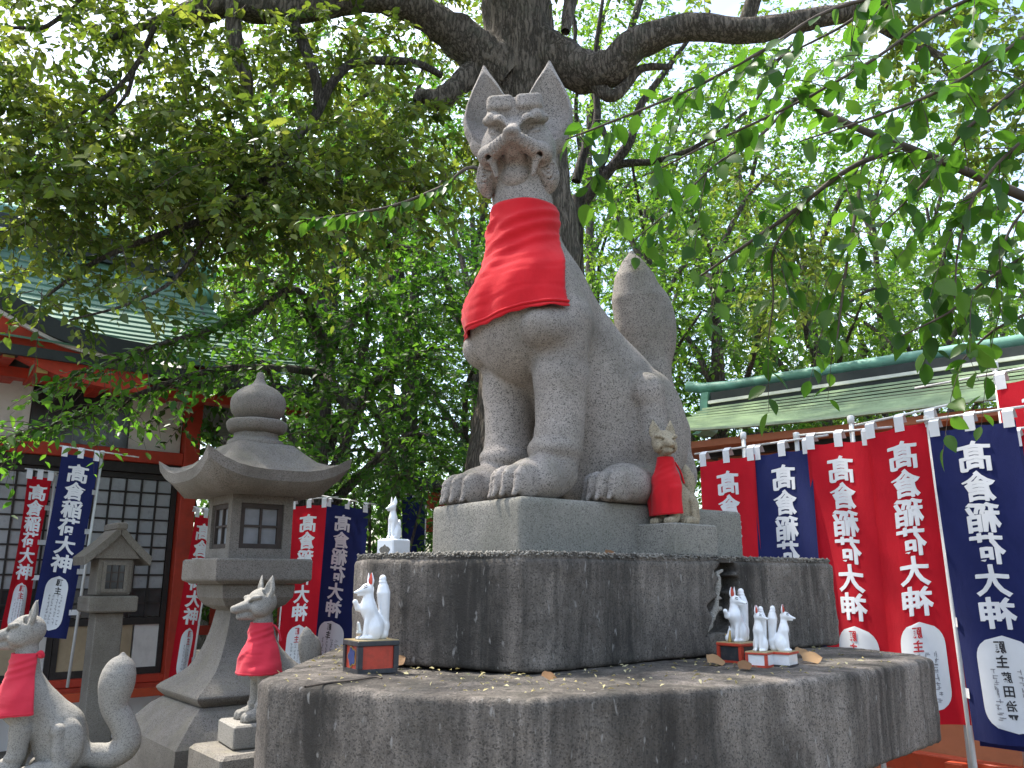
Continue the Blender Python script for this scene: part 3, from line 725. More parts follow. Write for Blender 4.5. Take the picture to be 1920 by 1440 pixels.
# ------------------------------------------------------------------ small stone foxes
def small_head(F, o, yaw, s, ear=1.0, snout=1.0, pitch=0.0):
    f = np.array((-math.cos(yaw) * math.cos(pitch), math.sin(yaw) * math.cos(pitch), math.sin(pitch))); lv = np.array((math.sin(yaw), math.cos(yaw), 0)); up = np.cross(f, lv); up = up if up[2] > 0 else -up
    R = np.stack([lv, f, up], 1); o = np.array(o, float)
    def p(x, y, z): return o + s * (x * lv + y * f + z * up)
    F.ell(p(0, 0, 0), (.135 * s, .145 * s, .135 * s), .03 * s, R=R)
    for q in (1, -1):
        F.ell(p(.075 * q, .05, -.06), (.06 * s, .09 * s, .07 * s), .03 * s, R=R)
        F.path([p(.115 * q, .085, .055), p(.075 * q, .125, .045), p(.03 * q, .14, .015)], [.02 * s, .022 * s, .016 * s], .012 * s)
    F.cone(p(0, .08, -.015), p(0, .27 * snout, -.06), .07 * s, .04 * s, .03 * s)
    F.ell(p(0, .285 * snout, -.048), (.026 * s, .022 * s, .022 * s), .008 * s, R=R)
    F.cone(p(0, .03, -.10), p(0, .22 * snout, -.125), .065 * s, .03 * s, .015 * s)
    F.path([p(.075, .10, -.085), p(.05, .2 * snout, -.098), p(0, .30 * snout, -.100), p(-.05, .2 * snout, -.098), p(-.075, .10, -.085)], .010 * s, .006 * s, 's')
    for q in (1, -1):
        F.ell(p(.068 * q, .135, .005), (.034 * s, .028 * s, .016 * s), .006 * s, 's', R=R)
        F.ell(p(.064 * q, .112, .003), (.028 * s, .02 * s, .013 * s), .003 * s, R=R)
        b, t = p(.085 * q, -.02, .06), p(.105 * q, -.045, .06 + .26 * ear)
        F.cone(b, t, .066 * s, .066 * s, .01 * s, prof=ear_prof(.066 * s), flat=(f + .3 * q * lv, .45))
        F.cone(b + s * (.036 * f + .02 * up), t + s * (.026 * f - .05 * up), .05 * s, .05 * s, .006 * s, 's', prof=ear_prof(.047 * s), flat=(f + .3 * q * lv, .5))
def tie(parent, pts, mat, r=.004):
    V, Q = tube_np(spline(pts, 5), r, 5); return np_mesh('tie', V, Q, mat, parent)
def stone_fox(label, base, ang, S, head_yaw, mat, bibmat, tail, bz, ba, block=None, hs=1.25, blockmat=None, group=None, head_o=(.16, 0, 1.45), hsnout=1.0, seed=0, h=.013):
    a = math.radians(ang); bk = np.array((math.cos(a), math.sin(a), 0)); lf = np.array((math.sin(a), -math.cos(a), 0)); o = np.array(tuple(base))
    t = thing('stone_fox', label, 'fox statue', tuple(base) if block is None else (base[0], base[1], base[2] - block[2]), group)
    F = fox_body(Field(), 'leaf' if tail == 'leaf' else None)
    if tail == 'scurve':
        F.path([tuple(x) for x in spline([(.92, 0, .14), (1.12, 0, .12), (1.27, 0, .24), (1.20, 0, .46), (1.10, 0, .62), (1.10, 0, .85), (1.13, 0, 1.06)], 3)], np.interp(np.linspace(0, 1, 19), [0, .3, .5, .65, .85, .95, 1], [.12, .135, .130, .125, .185, .165, .10]).tolist(), .03)
        F.ell((1.135, 0, 1.16), (.03, .03, .04), .03)
    FBb = Field(); FBb.ops = list(F.ops)
    small_head(F, head_o, head_yaw, hs, .8, hsnout)
    V, Q = F.mesh(h, zmin=0); Vw = fox_world(V, S, o, bk, lf)
    np_mesh('body', Vw, Q, mat, t)
    if block is not None:
        c = o + S * .45 * bk; hx, hy, hz = block
        MB().box((c[0], c[1], o[2] - hz / 2 + .0005), hx, hy, hz / 2, (Vector(bk), Vector(lf), UP), .006).build('base_block', blockmat or mat, t)
    tw = lambda X: fox_world(X, S, o, bk, lf)
    b, X = bib_mesh('bib', FBb, (.26, 0, .55), (.20, 0, 1.3), bz, ba[0], ba[1], tw, bibmat, t, off=.03, folds=.010, seed=seed, hem=lambda u: -.02 * np.sin(np.pi * u), drop=.0, flare=.05)
    b['label'] = 'red cloth bib tied round the neck'
    hv = tw(X[-2]); V, Q = tube_np(hv + np.array([0, 0, .006 * S]), .006 * S, 5); np_mesh('hem', V, Q, bibmat, b)
    return t, b, X, tw
# beige fox beside the statue's plinth, long bib down to its paws
fb1 = W(1240, 985, 2.96); fb1.z = Z2 + .112
t, b, X, tw = stone_fox('small beige stone fox in a long red bib beside the tall statue plinth', fb1, 42, .200, math.radians(56), M_FOX1, M_BIB, 'leaf', (1.20, .17), (-2.0, (2.2, 1.25)), (.125, .085, .112), 1.62, M_PLINTH, head_o=(.14, .02, 1.47), seed=2)
e = tw(X[4])[-1]; tie(b, [e, e + np.array((.02, .01, -.03)), e + np.array((.035, .02, -.075))], M_BIB)
e = tw(X[10])[4]; tie(b, [e, e + np.array((-.03, -.01, -.03)), e + np.array((-.022, -.01, -.06)), e + np.array((.0, -.005, -.05))], M_BIB)
# fox on a block between lantern and pedestal
fb2_ = W(452, 1352, 3.0)
t, b, X, tw = stone_fox('stone fox with short red bib standing before the large lantern shaft', fb2_, 33, .268, math.radians(12), M_FOX2, M_BIB2, 'leaf', (1.20, .58), (-1.8, (2.3, 2.0)), (.17, .10, .075), 1.36, M_FOX2, hsnout=1.02, seed=4)
e = tw(X[2])[-1]; tie(b, [e, e + np.array((.02, .0, -.02)), e + np.array((.03, .0, -.055))], M_BIB2)
c = Vector(fb2_) + Vector((.1, .06, 0)); zz = fb2_.z - .075
_pb = thing('granite_block', 'plain granite block carrying the fox before the large lantern', 'block', (c.x, c.y, 0))
MB().box((c.x, c.y, zz / 2 - .0005), .24, .15, zz / 2, (E1, E2, UP), .012).build('block', M_LANT, _pb)
# big rough fox at the picture's left with its curled tail
fb3 = W(52, 1442, 2.75); fb3 = fb3 + Vector((-.085, -.04, -.01))
t, b, X, tw = stone_fox('rough grey stone fox with thick upright curled tail and faded red bib', fb3, 20, .29, math.radians(6), M_FOX2, M_BIB2, 'scurve', (1.22, .62), (-1.8, (2.4, 1.9)), (.20, .11, .06), 1.25, M_FOX2, seed=6)
e = tw(X[1])[-1]; tie(b, [e, e + np.array((.012, -.004, .006)), e + np.array((.016, .0, -.006)), e + np.array((.004, -.004, -.004))], M_BIB2, .007)
c = Vector(fb3) + Vector((.13, .05, 0)); zz = fb3.z - .06
_pb = thing('granite_post', 'granite post carrying the fox with the curled tail', 'block', (c.x, c.y, 0))
MB().box((c.x, c.y, zz / 2 - .0005), .26, .17, zz / 2, (E1, E2, UP), .012).build('block', M_LANT, _pb)

# ------------------------------------------------------------------ porcelain foxes
def porcelain(label, base, ang, H, pose, bw, bmats, name='porcelain_fox', group=None, crest=None, on=None, hy=0.0):
    """ang: direction (degrees from +X) the fox looks; H: height of the fox; bw: base half width, half depth, height"""
    a = math.radians(ang); f = Vector((math.cos(a), math.sin(a), 0)); sd = Vector((math.sin(a), -math.cos(a), 0)); base = Vector(base)
    t = on or thing(name, label, 'fox figurine', base, group)
    bh = bw[2]; o = base + UP * bh
    if on is None:
        cb = base
        ax = (f, sd, UP)
        if len(bmats) == 1:
            MB().box(cb + UP * (bh / 2), bw[0], bw[1], bh / 2, ax, .006).build('base', bmats[0], t)
        else:
            MB().box(cb + UP * (bh * .5), bw[0] * .9, bw[1] * .9, bh * .36, ax).build('base_panel', bmats[0], t)
            MB().box(cb + UP * (bh * .07), bw[0] * .97, bw[1] * .97, bh * .07, ax).build('base_foot', bmats[1], t)
            MB().box(cb + UP * (bh * .92), bw[0] * 1.02, bw[1] * 1.02, bh * .08, ax, .002).build('base_rim', bmats[1], t)
            MB().box(cb + UP * (bh + .0006), bw[0] * .99, bw[1] * .99, .0012, ax).build('base_top', M_OCHRE, t)
            for sx in (1, -1):
                for sy in (1, -1): MB().box(cb + f * (sx * bw[0] * .88) + sd * (sy * bw[1] * .88) + UP * (bh * .49), bw[0] * .12, bw[1] * .12, bh * .34, ax).build('base_post', bmats[1], t)
        o = o + UP * .001
    F = Field()
    F.ell((-.02, .09, .13), (.11, .07, .15), .02); F.ell((-.02, -.09, .13), (.11, .07, .15), .02)
    F.ell((-.05, 0, .16), (.13, .12, .17), .05)
    if pose == 'raised':
        F.cone((-.04, 0, .22), (.07, 0, .46), .13, .115, .06); F.cone((.07, 0, .44), (.07, 0, .68), .11, .07, .06)
        F.cone((.10, .05, .44), (.20, .07, .45), .06, .045, .03); F.cone((.20, .07, .45), (.25, .06, .53), .045, .036, .02); F.ell((.255, .06, .545), (.04, .036, .036), .02)
        F.cone((.08, -.06, .40), (.14, -.07, .05), .05, .035, .03); F.ell((.16, -.07, .03), (.055, .035, .03), .02)
    else:
        F.cone((-.04, 0, .22), (.05, 0, .46), .12, .095, .06); F.cone((.05, 0, .44), (.06, 0, .68), .095, .062, .06)
        for s in (1, -1): F.cone((.08, .05 * s, .42), (.11, .055 * s, .05), .05, .032, .03); F.ell((.135, .055 * s, .03), (.05, .032, .03), .02)
    for s in (1, -1): F.ell((.06, .095 * s, .03), (.09, .045, .032), .02)
    # head, turned about the neck by hy
    ch_, sh_ = math.cos(hy), math.sin(hy)
    def hp(x, y, z): x -= .065; return (.065 + x * ch_ - y * sh_, x * sh_ + y * ch_, z)
    Rh = Rz(hy)
    F.ell(hp(.09, 0, .73), (.10, .085, .085), .03, R=Rh); F.cone(hp(.13, 0, .72), hp(.285, 0, .675), .058, .022, .03); F.ell(hp(.295, 0, .68), (.016, .014, .014), .005)
    F.cone(hp(.12, 0, .67), hp(.235, 0, .64), .04, .017, .012)
    F.path([hp(.16, .055, .667), hp(.23, .03, .660), hp(.30, 0, .657), hp(.23, -.03, .660), hp(.16, -.055, .667)], .006, .004, 's')
    ears = []
    for s in (1, -1):
        b_, t_ = hp(.055, .055 * s, .79), hp(.055, .062 * s, .985)
        F.cone(b_, t_, .052, .052, .01, prof=ear_prof(.052), flat=(Rh @ np.array((1, .55 * s, 0)), .45)); ears.append((b_, t_, s))
    if pose != 'broken':
        F.path([(-.12, 0, .06), (-.19, 0, .07), (-.21, 0, .2)], [.07, .07, .07], .03)
        F.cone((-.21, 0, .16), (-.16, 0, .80), .1, .05, .03, prof=lambda q: .105 * np.interp(q, [0, .15, .5, .8, .97, 1], [.62, .66, .85, 1, .72, .6]))
        F.ell((-.155, 0, .835), (.066, .066, .018), .004); F.ell((-.152, 0, .875), (.055, .055, .062), .006)
    else:
        F.cone((-.12, 0, .10), (-.16, 0, .38), .06, .05, .04); F.ell((-.175, 0, .43), (.03, .02, .03), .01)
    V, Q = F.mesh(.012, zmin=0)
    tw = lambda X: np.array(o) + H * (X[:, :1] * np.array(f) + X[:, 1:2] * np.array(sd) + X[:, 2:3] * np.array((0, 0, 1.)))
    bd = np_mesh('body', tw(V), Q, M_PORC, t)
    if pose != 'broken':
        for b_, t_, s in ears:
            n = Rh @ np.array((1, .55 * s, 0)); n /= np.linalg.norm(n); sdv = np.array((-n[1], n[0], 0)); b0, t0 = np.array(b_), np.array(t_)
            rows = []
            for q, w in ((.02, .55), (.2, .72), (.4, .72), (.6, .5), (.78, .26), (.9, .05)):
                c = b0 + (t0 - b0) * q + n * (.023 * ear_prof(1.0)(q) + .002)
                rows += [c - sdv * (w * .05), c + n * .002, c + sdv * (w * .05)]
            Fq = [(3 * i + j, 3 * i + j + 1, 3 * i + j + 4, 3 * i + j + 3) for i in range(5) for j in (0, 1)]
            mesh_obj('inner_ear', tw(np.array(rows)), Fq, M_PRED, t, smooth=True)
            # painted eye and brow
            for zz_, L in ((.745, .05), (.775, .045)):
                P = [hp(.125, .078 * s, zz_ + .012), hp(.15, .068 * s, zz_ + .003), hp(.172, .054 * s, zz_ - .006)]
                V, Q = tube_np(tw(np.array(P)), .006 * H, 5); np_mesh('eye_line', V, Q, M_PBLK, t)
        V, Q = tube_np(tw(np.array([hp(.307, .004, .68), hp(.312, 0, .672)])), .009 * H, 5); np_mesh('nose', V, Q, M_PBLK, t)
    return t, o, f, sd, tw
_b = Wz(690, 1262, Z1); _b = _b + Vector((.0, .035, 0))
t, o, f, sd, tw = porcelain('white porcelain fox with raised paw and red ears on a red and black box', _b, 212, .195, 'raised', (.062, .058, .088), (M_PRED, M_PBLK))
# the blue crest on its box and the broken silver ornament in front
cr = [(math.cos(q) * (.026 + .004 * math.cos(5 * q)), math.sin(q) * (.024 + .004 * math.cos(5 * q))) for q in np.linspace(0, 2 * math.pi, 24, endpoint=False)]
fc = Vector(_b) + f * (.062 * .9) + UP * .044
MB().prism([fc + sd * x * 1.15 + UP * y * 1.15 for x, y in cr], f * .002).build('crest_rim', M_GOLD, t)
MB().prism([fc + sd * x * .95 + UP * y * .95 for x, y in cr], f * .0032).build('crest', M_PBLUE, t)
F = Field(); F.ell((.2, -.02, .09), (.05, .045, .05), .02); F.cone((.2, -.02, .1), (.22, -.02, .24), .045, .025, .02); F.ell((.21, .02, .17), (.025, .03, .035), .01); F.ell((.2, -.02, .02), (.06, .055, .04), .01)
M_SILV = plain('worn_silver', (.55, .52, .48), .25, .2, 30, 60, .001, (.30, .2, .08), .6, metal=.7)
V, Q = F.mesh(.009, zmin=0); np_mesh('ornament', tw(V), Q, M_SILV, t)
_b2 = Wz(1392, 1244, Z1) + Vector((.0, .03, 0))
t, o, f, sd, tw = porcelain('white porcelain fox with cub and gold ornament on a red rimmed dark box', _b2, 218, .178, 'raised', (.052, .048, .062), (M_PBLK, M_PRED), hy=math.radians(-102))
F = Field(); F.ell((.14, .10, .07), (.08, .06, .075), .02); F.cone((.12, .10, .1), (.10, .10, .2), .05, .035, .02); F.cone((.1, .1, .2), (.10, .11, .27), .02, .008, .01)
V, Q = F.mesh(.009, zmin=0); np_mesh('cub', tw(V), Q, M_PORC, t)
F = Field(); F.cone((.2, .04, .02), (.19, .03, .2), .035, .012, .01); F.ell((.17, .14, .12), (.018, .018, .02), .01); V, Q = F.mesh(.008, zmin=0); np_mesh('gold_ornament', tw(V), Q, M_GOLD, t)
# a pair of slim foxes on one joined base
_b3 = Wz(1432, 1251, Z1) + Vector((.0, .022, 0))
t3, o, f, sd, tw = porcelain('pair of slim white porcelain foxes sharing one white base with red rim', _b3, 232, .142, 'sit', (.040, .034, .043), (M_PORC, M_PRED), name='porcelain_fox_pair', hy=math.radians(-100))
M_OLIVE = plain('olive_crest', (.16, .17, .10), .5, .2, 30)
_off = Vector((.072, .012, 0))
for dd in (Vector((0, 0, 0)), _off):
    if dd.length:
        ax = (f, sd, UP)
        MB().box(Vector(_b3) + dd + UP * .0215, .0355, .0305, .0154, ax).build('base_panel', M_PORC, t3); MB().box(Vector(_b3) + dd + UP * .003, .0385, .0325, .003, ax).build('base_foot', M_PBLK, t3)
        MB().box(Vector(_b3) + dd + UP * .0397, .0405, .0343, .0034, ax, .001).build('base_rim', M_PRED, t3); MB().box(Vector(_b3) + dd + UP * .0437, .0395, .0335, .0005, ax).build('base_top', M_OCHRE, t3)
    fc = Vector(_b3) + dd + sd * .0307 + UP * .022
    MB().prism([fc + f * x * .5 + UP * y * .55 for x, y in cr], sd * .001).build('crest', M_OLIVE, t3)
porcelain('', Vector(_b3) + _off, -22, .145, 'sit', (.040, .034, .043), (M_PORC,), on=t3)
_b4 = W(738, 1028, 3.05); _b4.z = Z2 - .004
t, o, f, sd, tw = porcelain('plain white porcelain fox with snapped tail on the upper tier edge', _b4, 235, .155, 'broken', (.046, .04, .068), (M_PORC,))
cl = [(-.022, 0), (-.026, .008), (-.018, .016), (-.006, .019), (.0, .026), (.007, .019), (.018, .016), (.026, .008), (.022, 0), (.012, -.008), (-.012, -.008)]
MB().prism([Vector(_b4) + f * .0462 + sd * x + UP * (.022 + y) for x, y in cl], f * .001).build('crest', M_LANT, t)
# ------------------------------------------------------------------ ground and paving
M_GROUND = plain('packed_earth', (.13, .115, .095), .95, .25, 3, 40, .006, (.06, .055, .04), .5)
M_PAVE = stone('paving_granite', (.15, .14, .125), (.30, .285, .26), 200, .3, (.09, .085, .075), .5)
g = mesh_obj('ground', [(-60, -40, 0), (60, -40, 0), (60, 90, 0), (-60, 90, 0)], [(0, 1, 2, 3)], M_GROUND, loc=(0, 0, 0)); tag(g, kind='structure')
pv = mesh_obj('pavement', [tuple(Vector((-2.6, 5.0, .004)) + E1 * a + E2 * b) for a, b in ((-4.5, -4.5), (4.2, -4.5), (4.2, 2.5), (-4.5, 2.5))], [(0, 1, 2, 3)], plain('dark_joint_sand', (.08, .075, .065), .95), loc=(-2.6, 5.0, 0)); tag(pv, kind='structure')
_slabs = {}
r2 = random.Random(5)
for i in range(-6, 6):
    for j in range(-6, 4):
        w, h = .70, .70; a0 = i * .72 + (.36 if j % 2 else 0); b0 = j * .72
        c = Vector((-2.6, 5.0, 0)) + E1 * (a0 + .35) + E2 * (b0 + .35)
        if not (-4.6 < a0 < 4.3): continue
        k = r2.randrange(3)
        if k not in _slabs:
            o = MB().box((0, 0, .022), .352 - .004 * k, .352 - .003 * k, .017, (E1, E2, UP), .006).build('paving_stone', M_PAVE, pv, loc=(0, 0, 0)); _slabs[k] = o.data
        else:
            o = bpy.data.objects.new('paving_stone', _slabs[k]); COL.objects.link(o); o.parent = pv
        o.location = c - pv.location + UP * r2.uniform(-.002, .004)

# ------------------------------------------------------------------ the hall on the left
M_WHITE = plain('white_plaster', (.74, .72, .68), .85, .06, 2.5, 30, .002, (.38, .36, .32), .5)
M_RED = plain('vermilion_paint', (.46, .045, .02), .55, .15, 5, 40, .002, (.15, .03, .02), .45)
M_RED2 = plain('bright_vermilion_paint', (.55, .075, .025), .5, .12, 6, 40, .002, (.2, .05, .03), .4)
M_LATT = plain('lattice_wood', (.030, .025, .022), .65, .25, 14, 60, .002)
M_SHOJI = plain('frosted_pane', (.36, .37, .38), .3, .10, 3, 30, .0004, (.22, .22, .22), .5, .5)
M_BOARD = plain('tan_board', (.42, .33, .21), .7, .12, 5, 40, .002, (.25, .19, .12), .5)
M_CU = plain('green_copper', (.085, .17, .115), .6, .25, 3, 30, .003, (.10, .17, .12), .6, .3)
M_CU2 = plain('pale_green_copper', (.42, .50, .33), .6, .2, 2.5, 30, .003, (.17, .24, .15), .6, .3)
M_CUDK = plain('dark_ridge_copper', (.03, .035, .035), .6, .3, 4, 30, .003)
M_CUGR = plain('ridge_cap_copper', (.15, .33, .25), .5, .25, 5, 30, .003, (.06, .13, .10), .6)
M_BRASS = plain('brass_fitting', (.45, .33, .12), .4, .2, 20, 60, .001, metal=.5)
HG = Vector((-3.689, 8.646, 0)); HN = -E2
def fac(a, z, off=0.0): return HG + E1 * a + HN * off + UP * z
HAX = (E1, HN, UP)
hall = thing('shrine_hall', 'vermilion and white shrine hall with lattice doors and green copper roof', 'building', HG)
def hb(name, a0, a1, z0, z1, o0, o1, mat, parent=None, bev=0.0): return MB().box(fac((a0 + a1) / 2, (z0 + z1) / 2, (o0 + o1) / 2), (a1 - a0) / 2, (o1 - o0) / 2, (z1 - z0) / 2, HAX, bev).build(name, mat, parent or hall)
hb('foundation', -6, .42, 0, .45, -3.2, .02, M_WHITE)
hb('back_wall', -6, .30, .45, 3.7, -3.1, -.16, M_WHITE)
hb('sill', -6, .215, .50, .575, -.14, .05, M_RED, bev=.006)
hb('floor_edge', -6, .40, .452, .498, -.14, .10, M_RED)
hb('pillar', .215, .375, .10, 3.75, -.09, .085, M_RED, bev=.012)
hb('pillar', -1.92, -1.76, .505, 3.75, -.09, .08, M_RED, bev=.012)
hb('pillar', -4.2, -4.04, .505, 3.75, -.09, .08, M_RED, bev=.012)
hb('beam', -6, .212, 2.66, 2.79, -.12, .065, M_RED, bev=.006)
hb('beam', -6, .85, 3.42, 3.56, -.12, .10, M_RED, bev=.006)
hb('lintel', -6, .21, 2.56, 2.657, -.12, .02, M_LATT)
hb('window_opening', -1.23, -.33, 2.80, 3.36, -.158, -.05, M_GLASSD)
for a0, a1 in ((-1.74, -1.24), (-.32, .20)): hb('wall_panel', a0, a1, 2.80, 3.41, -.155, -.04, M_WHITE)
hb('wall_panel', -4.03, -1.93, 2.80, 3.41, -.155, -.04, M_WHITE)
for a in (-2.9, -1.5, -1.0, -.55, -.08, .27):
    hb('beam_end', a - .05, a + .05, 3.30, 3.40, .07, .26, M_RED, bev=.006); hb('brass_cap', a - .045, a + .045, 3.305, 3.395, .261, .27, M_BRASS)
# lattice doors
def door(a0, a1, nc):
    d = hb('door', a0, a1, .575, .64, -.06, -.02, M_LATT)
    def db(name, x0, x1, z0, z1, o0, o1, mat, bev=0.0): return hb(name, x0, x1, z0, z1, o0, o1, mat, d, bev)
    for x0, x1 in ((a0, a0 + .05), (a1 - .05, a1)): db('stile', x0, x1, .641, 2.555, -.06, -.018, M_LATT)
    for z0, z1 in ((1.05, 1.12), (2.50, 2.555)): db('rail', a0 + .051, a1 - .051, z0, z1, -.06, -.02, M_LATT)
    x0, x1 = a0 + .05, a1 - .05; p = (x1 - x0) / nc; nr = 10; q = (2.50 - 1.12) / nr
    for i in range(1, nc): db('lattice_bar', x0 + i * p - .009, x0 + i * p + .009, 1.121, 2.499, -.056, -.026, M_LATT)
    for j in range(1, nr): db('lattice_bar', x0 + .001, x1 - .001, 1.12 + j * q - .009, 1.12 + j * q + .009, -.055, -.029, M_LATT)
    for i in range(nc):
        for j in range(nr): db('pane', x0 + i * p + .0085, x0 + (i + 1) * p - .0085, 1.12 + j * q + .0085, 1.12 + (j + 1) * q - .0085, -.05, -.044 + .002 * ((i * 7 + j * 3) % 3), M_GLASSD if j < 2 else M_SHOJI)
    db('board', x0 + .001, x0 + (x1 - x0) * .72, .641, 1.049, -.055, -.035, M_BOARD); db('board', x0 + (x1 - x0) * .74, x1 - .001, .641, 1.049, -.055, -.037, M_WHITE)
door(-.80, .205, 6); door(-1.755, -.805, 6); door(-2.85, -1.93, 5)
# roof: lapped copper courses on a concave slope, flaring at the right end
def roof(parent, base, ex, nx, rows, mat, a_l, a_r, n_sub=14, th=.024, sweep=None, pitch=.115):
    """rows: list of (off, z) from eave to ridge along nx; a_r may be a function of t"""
    R = spline(rows, 6); L = np.concatenate([[0], np.cumsum(np.linalg.norm(np.diff(R, axis=0), axis=1))]); nco = int(L[-1] / pitch)
    ts = np.linspace(0, L[-1], nco + 1)
    off = np.interp(ts, L, R[:, 0]); zz = np.interp(ts, L, R[:, 1])
    for k in range(nco):
        rw = []
        for t_, (o_, z_), lift in ((k / nco, (off[k], zz[k]), th), ((k + 1.12) / nco, (off[k] + (off[k + 1] - off[k]) * 1.12, zz[k] + (zz[k + 1] - zz[k]) * 1.12), .0)):
            ar = a_r(t_) if callable(a_r) else a_r; al = a_l(t_) if callable(a_l) else a_l
            for m in range(n_sub + 1):
                s = m / n_sub; a = al + (ar - al) * s; sw = sweep(s, t_) if sweep else 0
                rw.append(base + ex * a + nx * o_ + UP * (z_ + sw + lift))
        n1 = n_sub + 1
        m = MB(); lowv = [p - UP * .02 for p in rw[:n1]]
        V = rw[:n1] + rw[n1:] + lowv; Fc = [(i, i + 1, n1 + i + 1, n1 + i) for i in range(n_sub)] + [(2 * n1 + i, 2 * n1 + i + 1, i + 1, i) for i in range(n_sub)]
        m.add(V, Fc).build('roof_course', mat, parent)
    return nco
ez = 3.50
roof_o = hb('roof', -6, 1.5, ez - .055, ez + .0, -2.6, .90, M_CUDK)
roof_o['label'] = 'green copper roof laid in narrow lapped courses'
rw = [(1.02, ez + .02), (.55, ez + .20), (.05, ez + .52), (-.45, ez + 1.0), (-.85, ez + 1.55)]
def ar_(t): return 2.05 - 1.55 * (1 - max(0, 1 - t) ** 2.2)
roof(roof_o, HG, E1, HN, rw, M_CU, -6.0, ar_, sweep=lambda s, t: .16 * max(0, s - .7) ** 2 / .09 * max(0, 1 - t))
# gable end board, ridge and ridge ornament
hb('eave_board', -6, 1.95, ez - .12, ez - .03, .86, .99, M_CUDK, roof_o)
hb('rafter_beam', -6, 1.6, ez - .22, ez - .125, .35, .52, M_RED, roof_o)
hb('side_wall', .215, .30, 3.57, ez + .9, -2.2, -.3, M_WHITE, roof_o)
MB().prism([fac(.48, ez - .02, 1.0), fac(.48, ez + .1, .8), fac(.44, ez + .5, .05), fac(.42, ez + 1.5, -.85), fac(.44, ez - .02, -2.6)], E1 * .03).build('gable_board', M_CUDK, roof_o)
rz = ez + 1.50
hb('ridge', -6, .40, rz, rz + .30, -1.02, -.74, M_CUDK, roof_o)
hb('ridge_band', -6, .42, rz + .10, rz + .125, -1.05, -.71, M_WHITE, roof_o)
MB().tube([fac(-6, rz + .36, -.88), fac(-3, rz + .35, -.88), fac(.5, rz + .36, -.88)], .11, 10).build('ridge_cap', M_CUGR, roof_o, smooth=True)
orn = hb('ridge_end', .42, .50, rz - .10, rz + .32, -1.06, -.70, M_CUGR, roof_o, .01)
for q in (-.18, .12): MB().tube([fac(.30, rz + q, -.66), fac(.62, rz + q, -.66)], .085, 10).build('ridge_end_roll', M_CUGR, roof_o, smooth=True)
# curved porch gable at the left
def on_off(px, py, off):
    a = ray(px, py); k = HN.dot(HG + HN * off - EYE) / HN.dot(a); p = EYE + a * k; r = p - HG; return (r.dot(E1), p.z)
cv = spline([on_off(px, py, .95) for px, py in ((-330, 505), (-180, 522), (-60, 560), (40, 612), (110, 648), (190, 672), (280, 688))], 6)
cv = [c for c in cv]
for nm, z0, z1, o0, o1, mat in (('porch_board', -.26, .0, .80, .95, M_RED), ('porch_trim', .002, .035, .82, .99, M_WHITE), ('porch_roof_edge', .037, .20, -.2, 1.03, M_CUDK)):
    up_ = [fac(a, z + z1, o1) for a, z in cv]; lo_ = [fac(a, z + z0, o1) for a, z in cv]
    ub = [fac(a, z + z1, o0) for a, z in cv]; lb = [fac(a, z + z0, o0) for a, z in cv]
    MB().loft([[a, b, c_, d_] for a, b, c_, d_ in zip(lo_, up_, ub, lb)]).build(nm, mat, hall)
for px, py in ((18, 658), (80, 688), (140, 700), (200, 712)):
    a, z = on_off(px, py, .93); hb('beam_end', a - .05, a + .05, z - .06, z + .06, .30, .92, M_RED, bev=.004); hb('brass_cap', a - .045, a + .045, z - .055, z + .055, .921, .93, M_BRASS)

# rail in front of the hall (the flag poles stand in it)
def fence(label, P, Qe, zs, npost, mat, h, r=.03, zb=0.0):
    P, Qe = Vector(P), Vector(Qe); t = thing('fence', label, 'fence', (P.x, P.y, 0)); d = (Qe - P).normalized(); nn = Vector((-d.y, d.x, 0))
    for z in zs: MB().box((P + Qe) / 2 + UP * z, (Qe - P).length / 2, r, r * 1.1, (d, nn, UP), .004).build('rail', mat, t)
    for i in range(npost):
        c = P + (Qe - P) * (i / (npost - 1)); MB().box(c + UP * (h / 2) + nn * (r * 2.1), r, r, h / 2, (d, nn, UP), .004).build('post', mat, t)
    return t
fence('low vermilion rail along the foot of the lattice hall', fac(-3, 0, .30), fac(.42, 0, .30), (.44,), 5, M_RED2, .40, .035)
R5 = W(1825, 1390, 4.05); R5.z = 0
RN = Vector((E2.y, -E2.x, 0)); RN = RN if RN.y < 0 else -RN       # towards the camera side of the row
def row(s, z, off=0.0): return R5 + E2 * s + RN * off + UP * z
fence('low orange rails below the row of flags beside the pedestal', row(-1.4, 0, -.16), row(2.4, 0, -.16), (.36, .62), 6, M_RED2, .66, .04)
_p, _q = W(330, 1200, 9.4), W(830, 1200, 9.9); _p.z = _q.z = 0
fence('vermilion fence in the shade behind the large lantern', _p, _q, (.45, .95, 1.3), 9, M_RED, 1.4, .045)

# ------------------------------------------------------------------ building behind the flags on the right
a0_, b0_ = ray(-960, 1084), None
E3 = Vector((a0_.x, a0_.y, 0)).normalized(); N3 = Vector((E3.y, -E3.x, 0)); N3 = N3 if N3.y < 0 else -N3
RG = W(1335, 745, 8.6)
sh = thing('storehouse', 'low orange building with pale green copper roof behind the flags', 'building', (RG.x, RG.y, 0))
RB = Vector((RG.x, RG.y, 0)); rzz = RG.z
def sb(name, a0, a1, z0, z1, o0, o1, mat, parent=sh, bev=0.0): return MB().box(RB - E3 * ((a0 + a1) / 2) + N3 * ((o0 + o1) / 2) + UP * ((z0 + z1) / 2), (a1 - a0) / 2, (o1 - o0) / 2, (z1 - z0) / 2, (E3, N3, UP), bev).build(name, mat, parent)
M_ORANGE = plain('orange_wall', (.50, .17, .08), .7, .1, 4, 30, .002, (.3, .1, .05), .4)
sb('wall', .5, 7.5, 0, rzz - .80, -1.2, .98, M_ORANGE)
